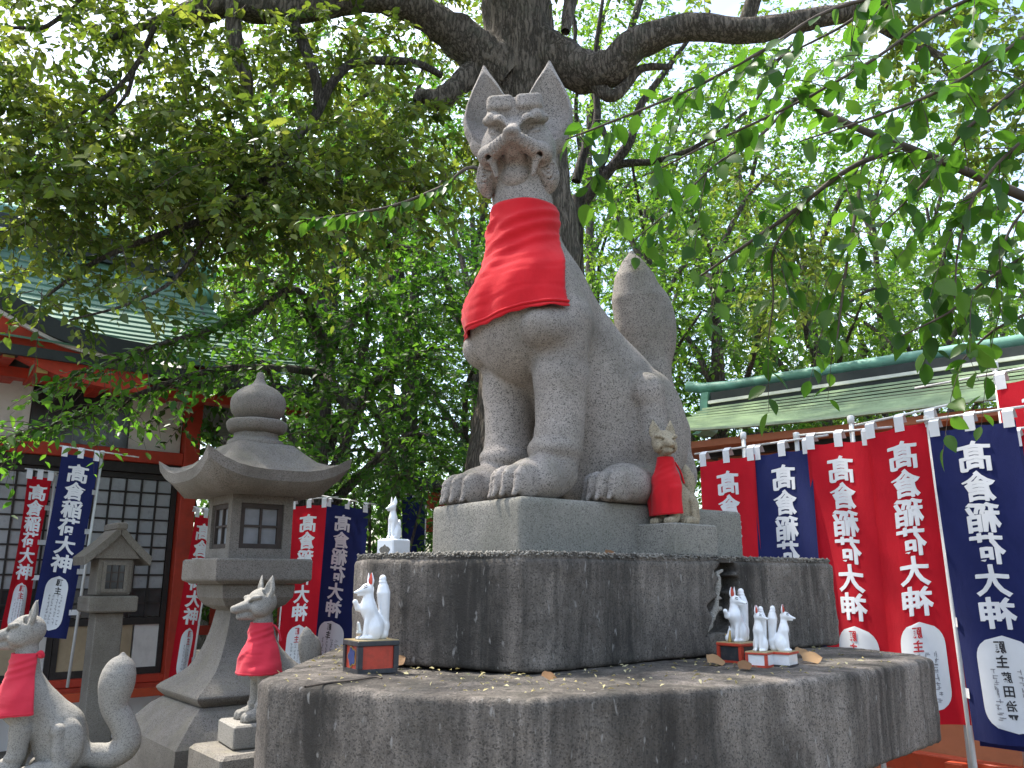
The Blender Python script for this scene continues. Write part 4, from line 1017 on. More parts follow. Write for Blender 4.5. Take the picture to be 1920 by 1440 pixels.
sb('painted_shadow_strip', .4, 7.6, rzz - .799, rzz - .74, -1.3, 1.05, M_CUDK)  # solid dark strip standing in for the shade under the eave
ro = sb('roof', .1, 7.7, rzz - .739, rzz - .68, -1.4, 1.30, M_ORANGE)
roof(ro, RB, -E3, N3, [(1.42, rzz - .66), (1.0, rzz - .56), (.55, rzz - .38), (.12, rzz - .14)], M_CU2, lambda t: -.25 + .25 * t, 7.8, th=.034, pitch=.095, sweep=lambda s, t: .10 * max(0, .25 - s) ** 2 / .06 * (1 - t))
sb('ridge', .05, 7.6, rzz - .26, rzz + .02, -.16, .14, M_CUDK, ro)
sb('ridge_band', .03, 7.6, rzz - .10, rzz - .07, -.18, .165, M_WHITE, ro); sb('ridge_band', .03, 7.6, rzz - .20, rzz - .185, -.18, .16, M_CU2, ro)
MB().tube([RB - E3 * a + UP * (rzz + z) for a, z in ((-.28, .16), (-.1, .11), (.2, .09), (2, .09), (7.7, .09))], .06, 10).build('ridge_cap', M_CUGR, ro, smooth=True)
MB().loft([[RB - E3 * a + N3 * o_ + UP * (rzz + z) for a, o_ in ((q - .05, -.14), (q - .05, .15), (q + .03, .15), (q + .03, -.14))] for q, z in ((-.0, .03), (-.02, -.1), (-.02, -.25), (-.06, -.36), (-.13, -.40))]).build('ridge_end', M_CUGR, ro)

# ------------------------------------------------------------------ torii-like gate beyond the pedestal
tc_ = W(868, 1000, 11.0); tc_.z = 0
to = thing('torii_gate', 'vermilion torii gate with dark roof board in the shade beyond the pedestal', 'gate', tc_)
def tz(y): return W(830, y, 11.0).z
TX = Vector((.97, .24, 0)); TY = Vector((-.24, .97, 0))
for s in (-1, 1): MB().tube([tc_ + TX * (s * .30), tc_ + TX * (s * .27) + UP * (tz(935))], .065, 10).build('post', M_RED2, to, smooth=True)
MB().box(tc_ + UP * tz(940), .62, .07, .10, (TX, TY, UP), .01).build('lintel', M_RED2, to)
MB().box(tc_ + UP * tz(985), .50, .05, .09, (TX, TY, UP), .01).build('tie_beam', M_RED2, to)
MB().loft([[tc_ + TX * x + TY * y + UP * (z + h) for y, h in ((-.16, 0), (.16, 0), (.10, .13), (-.10, .13))] for x, z in ((-.85, tz(913)), (-.4, tz(922)), (0, tz(924)), (.4, tz(922)), (.85, tz(913)))]).build('roof_board', M_CUDK, to)

# ------------------------------------------------------------------ votive flags
M_FRED = cloth('red_flag_cloth', (.66, .014, .03), .45)
M_FBLU = cloth('navy_flag_cloth', (.020, .028, .125), .35)
M_FWHT = plain('white_dye', (.74, .74, .76), .85, .05, 6, 60, .0006)
M_PANEL = plain('white_dyed_panel', (.68, .69, .71), .85, .05, 6, 60, .0006)
M_INK = plain('black_ink', (.03, .03, .035), .8, .2)
M_INKR = plain('red_ink', (.45, .02, .03), .8, .2)
M_INKS = plain('smudged_ink', (.26, .26, .28), .85, .35, 30)
M_POLE = plain('white_plastic_pole', (.66, .66, .64), .4, .06, 10, 40, .0004, (.4, .39, .36), .3, .5)
_glyph = {}
def glyph(ch, bold=.022):
    """outline of one character as triangles, fitted to a unit cell"""
    if ch in _glyph: return _glyph[ch]
    cu = bpy.data.curves.new('glyph', 'FONT'); cu.body = ch; cu.resolution_u = 3; cu.offset = bold; cu.fill_mode = 'FRONT'
    ob = bpy.data.objects.new('glyph', cu); COL.objects.link(ob); bpy.context.view_layer.update()
    me = ob.to_mesh(); bm = bmesh.new(); bm.from_mesh(me); ob.to_mesh_clear()
    bmesh.ops.triangulate(bm, faces=bm.faces[:]); 
    for _ in range(2):
        lo_ = [e for e in bm.edges if e.calc_length() > .22]
        if lo_: bmesh.ops.subdivide_edges(bm, edges=lo_, cuts=1); bmesh.ops.triangulate(bm, faces=bm.faces[:])
    V = np.array([v.co[:2] for v in bm.verts]); bm.verts.index_update(); Fc = np.array([[v.index for v in f.verts] for f in bm.faces])
    bm.free(); bpy.data.objects.remove(ob); bpy.data.curves.remove(cu)
    lo, hi = V.min(0), V.max(0); s = 1 / max(hi - lo); sx = min(1 / (hi - lo)[0], s * 1.12); sy = min(1 / (hi - lo)[1], s * 1.05)
    V = (V - (lo + hi) / 2) * np.array((sx, sy)); _glyph[ch] = (V, Fc); return _glyph[ch]
TITLE = '\u9ad9\u5009\u7a32\u8377\u5927\u795e'
def flag(label, TL, TR, L, color, mirror, pole_u=1.0, pole_top=.10, zbase=.3, wave=.014, phase=0.0, lean=(0, 0), sign=1, group=None, panel=True, gather=0.0, names=None, red_ink=True, pole_side=0, text_u=.5, bar=(.06, .10), tabs_side=1, pole_foot=None, n_text=6):
    TL, TR = Vector(TL), Vector(TR); d = (TR - TL); w = d.length; d = d.normalized(); dh = Vector((d.x, d.y, 0)).normalized(); nn = Vector((dh.y, -dh.x, 0)); nn = nn if nn.dot(EYE - TL) > 0 else -nn
    ln = Vector((lean[0], lean[1], 0)) if not isinstance(lean, Vector) else lean
    ph = phase; pu = TL + d * (w * pole_u); foot_xy = pole_foot if pole_foot is not None else pu + ln * 1.0
    fl = thing('votive_flag', label, 'flag', (foot_xy.x, foot_xy.y, zbase), group)
    def S(u, v, o=0.0):
        g = 1 - gather * math.sin(math.pi * min(1, v * 1.1)) * .5
        uu = .5 + (u - .5) * g
        wv = wave * (math.sin(6.0 * u + 2.2 * v + ph) * (.35 + v) + .6 * math.sin(11 * u - 3.5 * v + 2 * ph) * (.15 + .7 * v) + .5 * math.sin(4 * v + ph * 3))
        sag = .012 * math.sin(math.pi * ((u * 2) % 1)) * (1 - v)
        return TL + d * (uu * w) - UP * (v * L + sag) + nn * (wv + o) + ln * (v ** 1.2)
    nu, nv = 16, 44
    Vv = [S(i / nu, j / nv) for j in range(nv + 1) for i in range(nu + 1)]
    Fc = [(j * (nu + 1) + i, j * (nu + 1) + i + 1, (j + 1) * (nu + 1) + i + 1, (j + 1) * (nu + 1) + i) for j in range(nv) for i in range(nu)]
    cl = mesh_obj('cloth', Vv, Fc, M_FRED if color == 'red' else M_FBLU, fl, smooth=True)
    def put(ch, u0, v0, wu, hv, mat, name, o=.0035):
        GV, GF = glyph(ch); mx = -1 if mirror else 1
        P, FF_ = [], []
        for q, (ax_, ay_) in enumerate(((-.013, .008), (.013, -.008), (.0, .0)) if hv > .06 else ((0, 0),)):      # brush weight
            FF_ += (GF + len(P)).tolist(); P += [S(u0 + mx * (x + ax_) * wu, v0 - (y + ay_) * hv, o + .0005 * q) for x, y in GV]
        return mesh_obj(name, P, FF_, mat, cl)
    hc = .602 / 6
    for k, ch in enumerate(TITLE[:n_text]): put(ch, text_u, .053 + hc * (k + .5), hc * L / w * 1.04, hc * .97, M_FWHT, 'lettering')
    if panel:
        v0, v1 = .675, .965; pw = .30; rows = []; nr = 22
        for j in range(nr + 1):
            q = j / nr; yy = abs(q - .5) * 2; ww = pw * (1 - max(0, (yy - .45) / .55) ** 2.6) ** .5 if yy > .45 else pw
            rows.append((v0 + (v1 - v0) * q, max(ww, .004)))
        nc = 6; Vp = [S(text_u + ww * (2 * i / nc - 1), v, .0025) for v, ww in rows for i in range(nc + 1)]
        Fp = [(j * (nc + 1) + i, j * (nc + 1) + i + 1, (j + 1) * (nc + 1) + i + 1, (j + 1) * (nc + 1) + i) for j in range(nr) for i in range(nc)]
        mesh_obj('donor_panel', Vp, Fp, M_PANEL, cl, smooth=True)
        mx = -1 if mirror else 1
        for k, ch in enumerate('\u9858\u4e3b'): put(ch, text_u + mx * .04, v0 + .035 + .042 * k, .042 * L / w * .8, .038, M_INKR if (red_ink and color == 'red') else M_INK, 'lettering', .005)
        if names:
            for k, ch in enumerate(names): put(ch, text_u + mx * .02, v0 + .125 + .042 * k, .035 * L / w * .8, .033, M_INK, 'lettering', .005)
        # brushed columns too faint to read
        rr = random.Random(int(ph * 100) + 3); m = MB()
        for cu_ in ((-.13, .13) if names else (-.15, -.05, .06, .16)):
            for k in range(9):
                vv = v0 + .105 + .018 * k; 
                for _ in range(3):
                    du, dv, a = rr.uniform(-.02, .02), rr.uniform(-.006, .006), rr.choice((0, 1))
                    hu, hv_ = (.022, .0012) if a else (.0045, .006)
                    cu2, cv2 = text_u + cu_ + du, vv + dv
                    m.add([S(cu2 - hu, cv2 - hv_, .005), S(cu2 + hu, cv2 - hv_, .005), S(cu2 + hu, cv2 + hv_, .005), S(cu2 - hu, cv2 + hv_, .005)], [(0, 1, 2, 3)])
        m.build('faint_writing', M_INKS, cl, kind='stuff')
    # pole, cross rod, loops
    bk = -nn * .035
    top = pu + UP * pole_top + bk; foot = Vector((foot_xy.x, foot_xy.y, zbase)) + bk
    MB().tube([foot, top - UP * .03], .0125, 10).build('pole', M_POLE, fl, smooth=True)
    MB().tube([top - UP * .045, top - UP * .04, top - UP * .005, top], [.013, .0185, .0185, .012], 10).build('pole_cap', M_POLE, fl, smooth=True)
    rod = MB().tube([TL - d * bar[0] + UP * .055 + bk * .5, TR + d * bar[1] + UP * .055 + bk * .5], .0065, 8).build('cross_rod', M_POLE, fl, smooth=True)
    for u in (.07, .5, .93):
        a, b = S(u - .055, 0), S(u + .055, 0); wd = d * .024; c = S(u, 0)
        Vt = [c - wd - UP * .03 + nn * .004, c + wd - UP * .03 + nn * .004, c + wd + UP * .045 + nn * .008, c - wd + UP * .045 + nn * .008, c + wd + UP * .066 + bk * .5, c - wd + UP * .066 + bk * .5, c + wd + UP * .02 + bk * 1.2, c - wd + UP * .02 + bk * 1.2]
        mesh_obj('loop', Vt, [(0, 1, 2, 3), (3, 2, 4, 5), (5, 4, 6, 7)], M_FWHT, fl)
    ue = 1.0 if pole_u > .5 else 0.0; sg = 1 if pole_u > .5 else -1
    if tabs_side:
        for v in (.2, .42, .64, .86):
            c = S(ue, v); pp = foot + (top - foot) * max(0, min(1, (c.z - foot.z) / (top.z - foot.z)))
            r = pp - c; r.z = 0
            if r.length < .004: continue
            e = r.normalized(); q = UP * .022
            mesh_obj('loop', [c - e * .02 - q, pp + e * .016 - q, pp + e * .016 + q, c - e * .02 + q], [(0, 1, 2, 3)], M_FWHT, fl)
    return fl
LR = 1.43; RT = 2.215
G1 = 'flags in the row beside the pedestal'
def rowflag(label, s0, s1, color, ph, **kw):
    return flag(label, row(s0, RT + kw.pop('dz', 0), kw.pop('off', 0)), row(s1, RT + kw.pop('dz2', 0), kw.pop('off2', 0)), LR, color, True, phase=ph, **kw)
rowflag('red votive flag hanging beside the storehouse ridge end, half hidden by the statue plinth', 1.455, 1.055, 'red', .4, pole_u=.75, pole_top=.15, zbase=.0, tabs_side=0)
rowflag('navy votive flag hanging between two red flags behind the upper tier', 1.07, .69, 'navy', 1.7, pole_u=.72, pole_top=.10, zbase=.0, tabs_side=0)
rowflag('red votive flag next to the navy one behind the upper tier', .71, .33, 'red', 2.6, pole_u=.66, pole_top=.14, zbase=.0, tabs_side=0, dz=.02)
rowflag('red votive flag with slack upper corner hanging beside the large navy flag', .35, .0, 'red', 3.3, pole_u=.9, pole_top=.05, zbase=.0, off=.03, dz=.03, dz2=.06, gather=.05)
rowflag('large navy votive flag with white donor panel and white side loops', .025, -.365, 'navy', 4.1, pole_u=-.03, pole_top=.08, zbase=.0, off=.03, off2=.02, names='\u85e4\u7530\u6cbb\u5e73', lean=Vector((.03, -.02, 0)))
rowflag('red votive flag on a taller pole past the large navy flag', -.20, -.58, 'red', 5.2, pole_u=-.02, pole_top=.12, zbase=.0, off=-.26, off2=-.24, dz=.24, dz2=.24, tabs_side=0, bar=(.42, .1))
rowflag('navy votive flag mostly hidden behind the large navy flag', .06, -.30, 'navy', .9, pole_u=.5, pole_top=.02, zbase=.0, off=-.20, off2=-.22, dz=-.06, dz2=-.06, tabs_side=0)
# left of the lantern, in front of the hall
TLb = W(117, 848, 7.15); TRb = W(186, 858, 7.25)
fb_ = W(125, 1290, 7.25)
flag('navy votive flag on a leaning pole before the lattice doors', TLb, TRb, W(117, 848, 7.15).z - W(101, 1192, 7.15).z, 'navy', False, pole_u=1.06, pole_top=.07, zbase=fb_.z, lean=Vector((-.10, 0, 0)), phase=.7, pole_foot=fb_, wave=.01, bar=(.03, .32), text_u=.5)
TLb = W(52, 890, 7.6); TRb = W(98, 895, 7.7); fb_ = W(57, 1290, 7.7)
flag('twisted red votive flag next to the navy one before the lattice doors', TLb, TRb, 1.42, 'red', False, pole_u=1.1, pole_top=.06, zbase=fb_.z, lean=Vector((-.06, .0, 0)), phase=2.1, wave=.03, pole_foot=fb_, gather=.35, bar=(.03, .06))
TLb = W(368, 962, 7.7); TRb = W(404, 968, 7.9); fb_ = W(378, 1262, 7.95)
flag('red votive flag between the hall pillar and the large lantern', TLb, TRb, 1.50, 'red', False, pole_u=1.06, pole_top=.05, zbase=fb_.z - .5, lean=Vector((-.12, 0, 0)), phase=3.4, wave=.016, bar=(.02, .03))
# right of the lantern, seen from behind
TLb = W(546, 948, 7.6); TRb = W(613, 944, 7.5)
flag('red votive flag with grey donor panel just past the large lantern', TLb, TRb, 1.55, 'red', True, pole_u=-.08, pole_top=.02, zbase=.2, lean=Vector((-.05, 0, 0)), phase=1.2, text_u=.5, bar=(.02, .1))
TLb = W(612, 942, 7.9); TRb = W(692, 955, 7.8)
flag('navy votive flag between the red flag and the pedestal', TLb, TRb, 1.55, 'navy', True, pole_u=-.04, pole_top=.02, zbase=.2, lean=Vector((-.10, 0, 0)), phase=2.9, text_u=.42)
TLb = W(756, 928, 10.2); TRb = W(798, 928, 10.2)
flag('distant navy votive flag beside the torii gate', TLb, TRb, 1.3, 'navy', True, pole_u=1.0, pole_top=.04, zbase=.0, phase=.2, n_text=0, panel=False, bar=(.1, .04), tabs_side=0)
# ------------------------------------------------------------------ trees
M_BARK = barkmat('camphor_bark', (.10, .084, .066), (.50, .42, .34), 1.0, .4)
M_BARK2 = barkmat('grey_bark', (.08, .068, .058), (.34, .295, .25), 1.6, .3)
M_TWIG = plain('twig_bark', (.085, .065, .05), .85, .3, 20, 60, .002)
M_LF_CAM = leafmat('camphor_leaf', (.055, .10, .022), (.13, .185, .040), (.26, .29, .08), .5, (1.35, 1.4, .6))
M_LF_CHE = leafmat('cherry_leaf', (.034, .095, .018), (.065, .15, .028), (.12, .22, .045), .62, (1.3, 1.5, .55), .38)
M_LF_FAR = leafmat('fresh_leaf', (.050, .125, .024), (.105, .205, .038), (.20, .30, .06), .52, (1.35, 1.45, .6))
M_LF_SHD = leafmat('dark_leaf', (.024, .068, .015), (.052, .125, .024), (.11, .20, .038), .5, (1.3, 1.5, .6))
def nrm(A): return A / (np.linalg.norm(A, axis=-1, keepdims=True) + 1e-9)
def leaf_geo(P, A, N, L, Wd=.5, fold=.18, curl=.12):
    """folded pointed leaves: P base, A axis, N upper side, L length"""
    A = nrm(A); S = nrm(np.cross(A, N)); N = nrm(np.cross(S, A)); L = L[:, None]
    b = P; m = P + A * L * .45 - N * L * .02; tp = P + A * L - N * L * curl
    l = P + A * L * .42 + S * L * Wd * .5 + N * L * fold * .5; r = P + A * L * .42 - S * L * Wd * .5 + N * L * fold * .5
    V = np.stack([b, l, tp, r], 1).reshape(-1, 3); i = 4 * np.arange(len(P))
    Q = np.stack([np.stack([i, i + 1, i + 2], 1), np.stack([i, i + 2, i + 3], 1)], 1).reshape(-1, 3)
    return V, Q
def leaf_geo8(P, A, N, L, Wd=.5, fold=.18, curl=.16):
    """rounder leaves: midrib of four points, two points a side"""
    A = nrm(A); S = nrm(np.cross(A, N)); N = nrm(np.cross(S, A)); L = L[:, None]; g = np.random.default_rng(len(P)); cu = curl * (g.random((len(P), 1)) * 2.2 - .4); fo = fold * (g.random((len(P), 1)) * 1.6 + .1)
    def pt(x, y): return P + A * L * x + S * L * Wd * y + N * L * (abs(y) * fo - cu * x * x)
    V = np.stack([pt(0, 0), pt(.36, 0), pt(.70, 0), pt(1, 0), pt(.28, .46), pt(.62, .40), pt(.28, -.46), pt(.62, -.40)], 1).reshape(-1, 3)
    T = np.array([(0, 1, 4), (0, 6, 1), (1, 2, 5), (1, 5, 4), (1, 6, 7), (1, 7, 2), (2, 3, 5), (2, 7, 3)]); Q = (T[None] + 8 * np.arange(len(P))[:, None, None]).reshape(-1, 3)
    return V, Q
def twig_leaves(starts, dirs, lens, per, size, g, droop=.5, spread=.9, hang=.35):
    """leaves set alternately along many bent twigs; returns base, axis, normal, length, tint + twig polylines"""
    n = len(starts); m = per
    t = np.linspace(.12, 1, m)[None, :, None]; d = nrm(dirs)
    X = starts[:, None] + d[:, None] * (t * lens[:, None, None]) + np.array((0, 0, -1.)) * (droop * lens[:, None, None] * t ** 2)
    sd = nrm(np.cross(d, np.array((0, 0, 1.)) + .3 * g.normal(size=(n, 3))))[:, None]
    sg = np.where(np.arange(m) % 2 == 0, 1, -1)[None, :, None]
    ax = d[:, None] * .55 + sd * sg * spread + np.array((0, 0, -1.)) * hang + .35 * g.normal(size=(n, m, 3))
    N = np.array((0, 0, 1.)) + .55 * g.normal(size=(n, m, 3))
    L = size * (.45 + .85 * g.random((n, m)))
    tint = np.clip(.5 + .22 * g.normal(size=(n, 1)) + .14 * g.normal(size=(n, m)), 0, 1)
    return X.reshape(-1, 3), ax.reshape(-1, 3), N.reshape(-1, 3), L.ravel(), tint.ravel(), X
def foliage(name, parent, mat, blobs, per_twig, size, g, tl=.35, tw_r=0.0, Wd=.5, droop=.45, hang=.35, kind=None, out=.6, twig_mat=None, bias=None, fine=False):
    """blobs: list of (centre, (rx, ry, rz), number of twigs)"""
    ST, DR, LN, TB = [], [], [], []
    for c, r, n in blobs:
        c = np.array(tuple(c)); u = nrm(g.normal(size=(n, 3))); q = g.random((n, 1)) ** .42
        p = c + u * q * np.array(r); ST.append(p); DR.append(u * np.array((1, 1, .55)) * out + .6 * g.normal(size=(n, 3)) * np.array((1, 1, .6)) + (0 if bias is None else np.array(bias))); LN.append(tl * (.6 + .7 * g.random(n)))
    ST, DR, LN = np.concatenate(ST), np.concatenate(DR), np.concatenate(LN)
    P, A, N, L, T, X = twig_leaves(ST, DR, LN, per_twig, size, g, droop, hang=hang)
    V, Q = (leaf_geo8 if fine else leaf_geo)(P, A, N, L, Wd)
    o = np_mesh(name, V, Q, mat, parent, smooth=fine, kind=kind, attr={'tint': np.repeat(T, 8 if fine else 4)})
    if tw_r > 0:
        VV, QQ, k = [], [], 0
        sel = np.arange(len(X))
        for i in sel:
            pl = np.vstack([ST[i][None], X[i][[per_twig // 3, 2 * per_twig // 3, -1]]]); v, q = tube_np(pl, np.array((1, .8, .6, .3)) * tw_r, 3); VV.append(v); QQ.append(q + k); k += len(v)
        np_mesh('twigs', np.concatenate(VV), np.concatenate(QQ), twig_mat or M_TWIG, parent, kind='stuff')
    return o
def limb(name, pts, rads, mat, parent, k=5, n=12, wob=.05, seed=0):
    """pts: (px, py, D); rads in photograph pixels at that distance"""
    P = [W(*p) for p in pts]; R = [r * p[2] / 1554 for r, p in zip(rads, pts)]
    q = spline([(*p, r) for p, r in zip(P, R)], k)
    V, Q = tube_np(q[:, :3], np.maximum(q[:, 3], .002), n, wob, seed); return np_mesh(name, V, Q, mat, parent)
def limb3(name, pts, rads, mat, parent, k=4, n=8, wob=.05, seed=0):
    q = spline([(*p, r) for p, r in zip([tuple(p) for p in pts], rads)], k); V, Q = tube_np(q[:, :3], np.maximum(q[:, 3], .002), n, wob, seed); return np_mesh(name, V, Q, mat, parent)
def blob(px, py, D, rx, ry, rd, n):
    c = W(px, py, D); return (c, (rx * D / 1554, rd, ry * D / 1554), n)
# --- the great camphor behind the statue
gT = np.random.default_rng(21)
tb = W(962, 1100, 6.3); tb.z = 0
cam_t = thing('camphor_tree', 'great camphor tree with thick furrowed trunk behind the tall fox statue', 'tree', tb)
tr = limb('trunk', [(955, 1430, 6.3), (958, 1080, 6.3), (968, 800, 6.35), (1008, 500, 6.4), (994, 330, 6.35), (977, 150, 6.3), (968, 0, 6.3), (955, -200, 6.3), (940, -420, 6.4)], [120, 96, 82, 84, 78, 76, 74, 62, 45], M_BARK, cam_t, 10, 26, .035, 1)
limb('trunk_rib', [(1030, 620, 6.2), (1030, 420, 6.2), (1005, 250, 6.15), (990, 110, 6.12), (985, -60, 6.1), (985, -250, 6.2)], [30, 46, 48, 48, 46, 40], M_BARK, cam_t, 8, 18, .05, 2)
limb('limb', [(985, 70, 6.2), (1050, 115, 6.05), (1105, 135, 5.9), (1150, 125, 5.8), (1195, 82, 5.7), (1290, 52, 5.6), (1400, 58, 5.5), (1500, 40, 5.5), (1600, 20, 5.5), (1720, -20, 5.5)], [52, 46, 42, 40, 33, 29, 27, 23, 20, 15], M_BARK, cam_t, 6, 16, .05, 3)
limb('limb', [(1600, 20, 5.5), (1660, 55, 5.45), (1720, 85, 5.4), (1775, 110, 5.3)], [14, 12, 10, 6], M_BARK, cam_t, 5, 10, .05, 4)
limb('limb', [(1110, 150, 5.9), (1150, 180, 5.8), (1200, 130, 5.8), (1260, 125, 5.7)], [18, 14, 9, 6], M_BARK, cam_t, 5, 10, .05, 4)
limb('limb', [(950, 150, 6.2), (890, 95, 6.1), (835, 50, 6.0), (770, 12, 5.9), (690, -8, 5.8), (600, 8, 5.7), (510, 20, 5.6), (430, 8, 5.5), (350, 28, 5.4), (325, 45, 5.4)], [60, 48, 38, 34, 33, 32, 30, 28, 26, 12], M_BARK, cam_t, 6, 16, .06, 5)
limb('limb', [(430, 5, 5.5), (330, 28, 5.3), (270, 48, 5.2), (206, 70, 5.1)], [13, 12, 10, 8], M_BARK2, cam_t, 5, 10, .05, 6)
limb('sawn_stub', [(432, -10, 5.45), (440, 60, 5.4), (450, 110, 5.4), (462, 150, 5.4), (463, 186, 5.4)], [17, 16, 15, 14, 13], M_BARK, cam_t, 5, 12, .06, 7)
limb('curled_stub', [(905, 120, 6.15), (872, 150, 6.0), (845, 172, 5.9), (815, 188, 5.85), (790, 178, 5.8), (778, 190, 5.8)], [26, 24, 22, 22, 14, 8], M_BARK, cam_t, 5, 12, .07, 8)
limb('bough', [(828, 142, 5.9), (790, 122, 5.8), (740, 114, 5.7), (660, 120, 5.6), (620, 160, 5.5), (592, 215, 5.45), (550, 265, 5.4), (505, 330, 5.3), (400, 402, 5.2), (300, 440, 5.1), (180, 490, 5.0), (80, 560, 4.9)], [7, 8, 9, 9, 10, 10, 11, 10, 8, 6, 5, 3], M_BARK2, cam_t, 5, 9, .05, 9)
limb('bough', [(545, 30, 5.6), (580, 110, 5.5), (596, 170, 5.45), (592, 210, 5.45)], [13, 12, 10, 8], M_BARK2, cam_t, 5, 10, .05, 10)
limb('bough', [(550, 262, 5.4), (470, 320, 5.3), (400, 370, 5.2), (350, 375, 5.1)], [5, 4, 3, 2], M_BARK2, cam_t, 4, 7, .05, 11)
limb('bough', [(290, 50, 5.0), (262, 112, 5.0), (225, 160, 4.9), (150, 215, 4.9)], [6, 6, 5, 3], M_BARK2, cam_t, 4, 7, .05, 12)
limb('bough', [(250, 135, 5.0), (238, 175, 4.9), (195, 228, 4.9)], [5, 4, 3], M_BARK2, cam_t, 4, 7, .05, 13)
limb('bough', [(170, -20, 4.6), (90, 48, 4.6), (30, 52, 4.6), (-40, 60, 4.6)], [5, 5, 4, 3], M_BARK2, cam_t, 4, 7, .05, 14)
limb('bough', [(400, 420, 5.2), (330, 520, 5.0), (240, 570, 4.9), (130, 600, 4.8)], [4, 4, 3, 2], M_BARK2, cam_t, 4, 7, .05, 15)
for i, (x0, y0, x1, y1) in enumerate(((1075, -30, 1060, 60), (1010, -60, 1080, -200), (900, -60, 820, -200), (700, -30, 640, -180), (1400, 40, 1450, -120), (560, 0, 500, -150))):
    limb('limb', [(x0, y0, 6.0), ((x0 + x1) / 2, (y0 + y1) / 2, 5.9), (x1, y1, 5.8)], [18, 15, 10], M_BARK, cam_t, 4, 9, .05, 20 + i)
BL = [blob(*b) for b in (
    (330, 200, 5.4, 130, 60, .5, 50), (140, 10, 5.0, 170, 40, .4, 45), (470, 60, 5.7, 110, 50, .5, 45), (620, 90, 5.9, 90, 50, .5, 40), (20, 210, 5.0, 100, 50, .5, 45), (800, 60, 6.3, 60, 60, .4, 25), (200, 250, 5.6, 140, 50, .5, 45),
    (60, 110, 4.8, 110, 110, .5, 56), (-60, 60, 4.8, 90, 110, .5, 32), (255, 50, 5.0, 90, 55, .4, 44), (380, 110, 5.2, 80, 60, .4, 32),
    (90, 290, 5.0, 140, 80, .6, 88), (40, 380, 4.9, 130, 80, .6, 80), (260, 290, 5.2, 150, 80, .6, 96), (230, 380, 5.1, 160, 70, .6, 96),
    (430, 260, 5.3, 110, 90, .5, 88), (520, 330, 5.3, 120, 80, .6, 96), (420, 380, 5.2, 140, 70, .6, 80), (640, 300, 5.5, 110, 80, .6, 72),
    (620, 420, 5.4, 120, 70, .5, 44), (740, 260, 5.7, 90, 90, .5, 64), (780, 360, 5.7, 90, 70, .5, 56), (850, 260, 5.9, 60, 80, .4, 36),
    (540, 150, 5.6, 90, 70, .5, 36), (690, 80, 5.8, 110, 60, .5, 32), (480, 430, 5.2, 120, 45, .5, 27), (330, 440, 5.1, 130, 40, .5, 22),
    (90, 455, 4.9, 130, 50, .5, 27), (90, 545, 4.8, 120, 40, .5, 16), (280, 550, 4.9, 110, 40, .4, 12), (700, 190, 5.9, 140, 60, .5, 40))]
foliage('crown', cam_t, M_LF_CAM, BL, 14, .072, gT, .34, .0032, Wd=.56, droop=.5, hang=.55, fine=True)
BH = [((x, y, z), (1.5, 1.5, .8), n) for x, y, z, n in ((-2.3, 5.5, 7.0, 80), (-.8, 6.0, 7.6, 110), (2.6, 5.8, 7.2, 40), (-.9, 5.2, 7.2, 70), (1.0, 5.4, 7.3, 50), (-2.0, 3.7, 6.6, 70), (-.9, 3.6, 6.9, 60), (-2.8, 4.6, 6.9, 50))]  # leaf masses above the frame, some added to keep sun off the statue
foliage('shading_upper_crown', cam_t, M_LF_CAM, BH, 14, .095, gT, .5, .004, Wd=.58)
BR = [blob(*b) for b in ((1780, 60, 5.4, 120, 70, .5, 60), (1870, 200, 5.4, 70, 140, .4, 55), (1480, 540, 7.6, 70, 80, .5, 60), (1510, 480, 7.6, 60, 50, .4, 40), (1400, 330, 7.4, 60, 60, .4, 30), (1680, -20, 5.5, 150, 50, .5, 40))]
foliage('side_crown', cam_t, M_LF_CAM, BR, 13, .075, gT, .32, .003, Wd=.56, hang=.55, fine=True)
# --- thin grey tree right behind it
b1 = W(1085, 900, 7.2); b1.z = 0
gt = thing('grey_barked_tree', 'slender grey-barked tree forking beside the camphor trunk', 'tree', b1)
limb('trunk', [(1085, 1290, 7.2), (1085, 800, 7.2), (1078, 480, 7.2), (1085, 370, 7.2)], [20, 19, 18, 17], M_BARK2, gt, 6, 10, .04, 30)
for i, (pp, rr_) in enumerate((([(1085, 385, 7.2), (1140, 322, 7.1), (1182, 262, 7.0), (1200, 200, 7.0), (1250, 130, 7.0), (1330, 20, 7.0)], [15, 12, 10, 8, 6, 4]), ([(1092, 370, 7.2), (1150, 312, 7.1), (1230, 302, 7.0), (1310, 272, 6.9), (1400, 210, 6.9)], [12, 9, 7, 5, 3]), ([(1080, 340, 7.2), (1100, 270, 7.2), (1120, 220, 7.2), (1115, 120, 7.2), (1130, 0, 7.2)], [11, 9, 8, 6, 4]), ([(1130, 240, 7.2), (1140, 280, 7.1), (1120, 330, 7.1)], [6, 6, 5]), ([(1060, -10, 7.3), (1078, 50, 7.2), (1075, 95, 7.2)], [6, 5, 3]), ([(1200, 0, 7.2), (1180, 60, 7.1), (1140, 140, 7.1)], [8, 7, 5]))):
    limb('limb', pp, rr_, M_BARK2, gt, 5, 8, .05, 31 + i)
foliage('crown', gt, M_LF_FAR, [blob(*b) for b in ((1160, 40, 7.4, 120, 80, .6, 60), (1300, 130, 7.4, 120, 70, .6, 50), (1250, 380, 7.3, 110, 80, .6, 45), (1180, 500, 7.3, 90, 90, .5, 45), (1380, 430, 7.3, 110, 80, .6, 45), (1330, 250, 7.2, 100, 60, .5, 36), (1150, 170, 7.6, 60, 80, .5, 20))], 12, .065, gT, .32, .0025, Wd=.52)

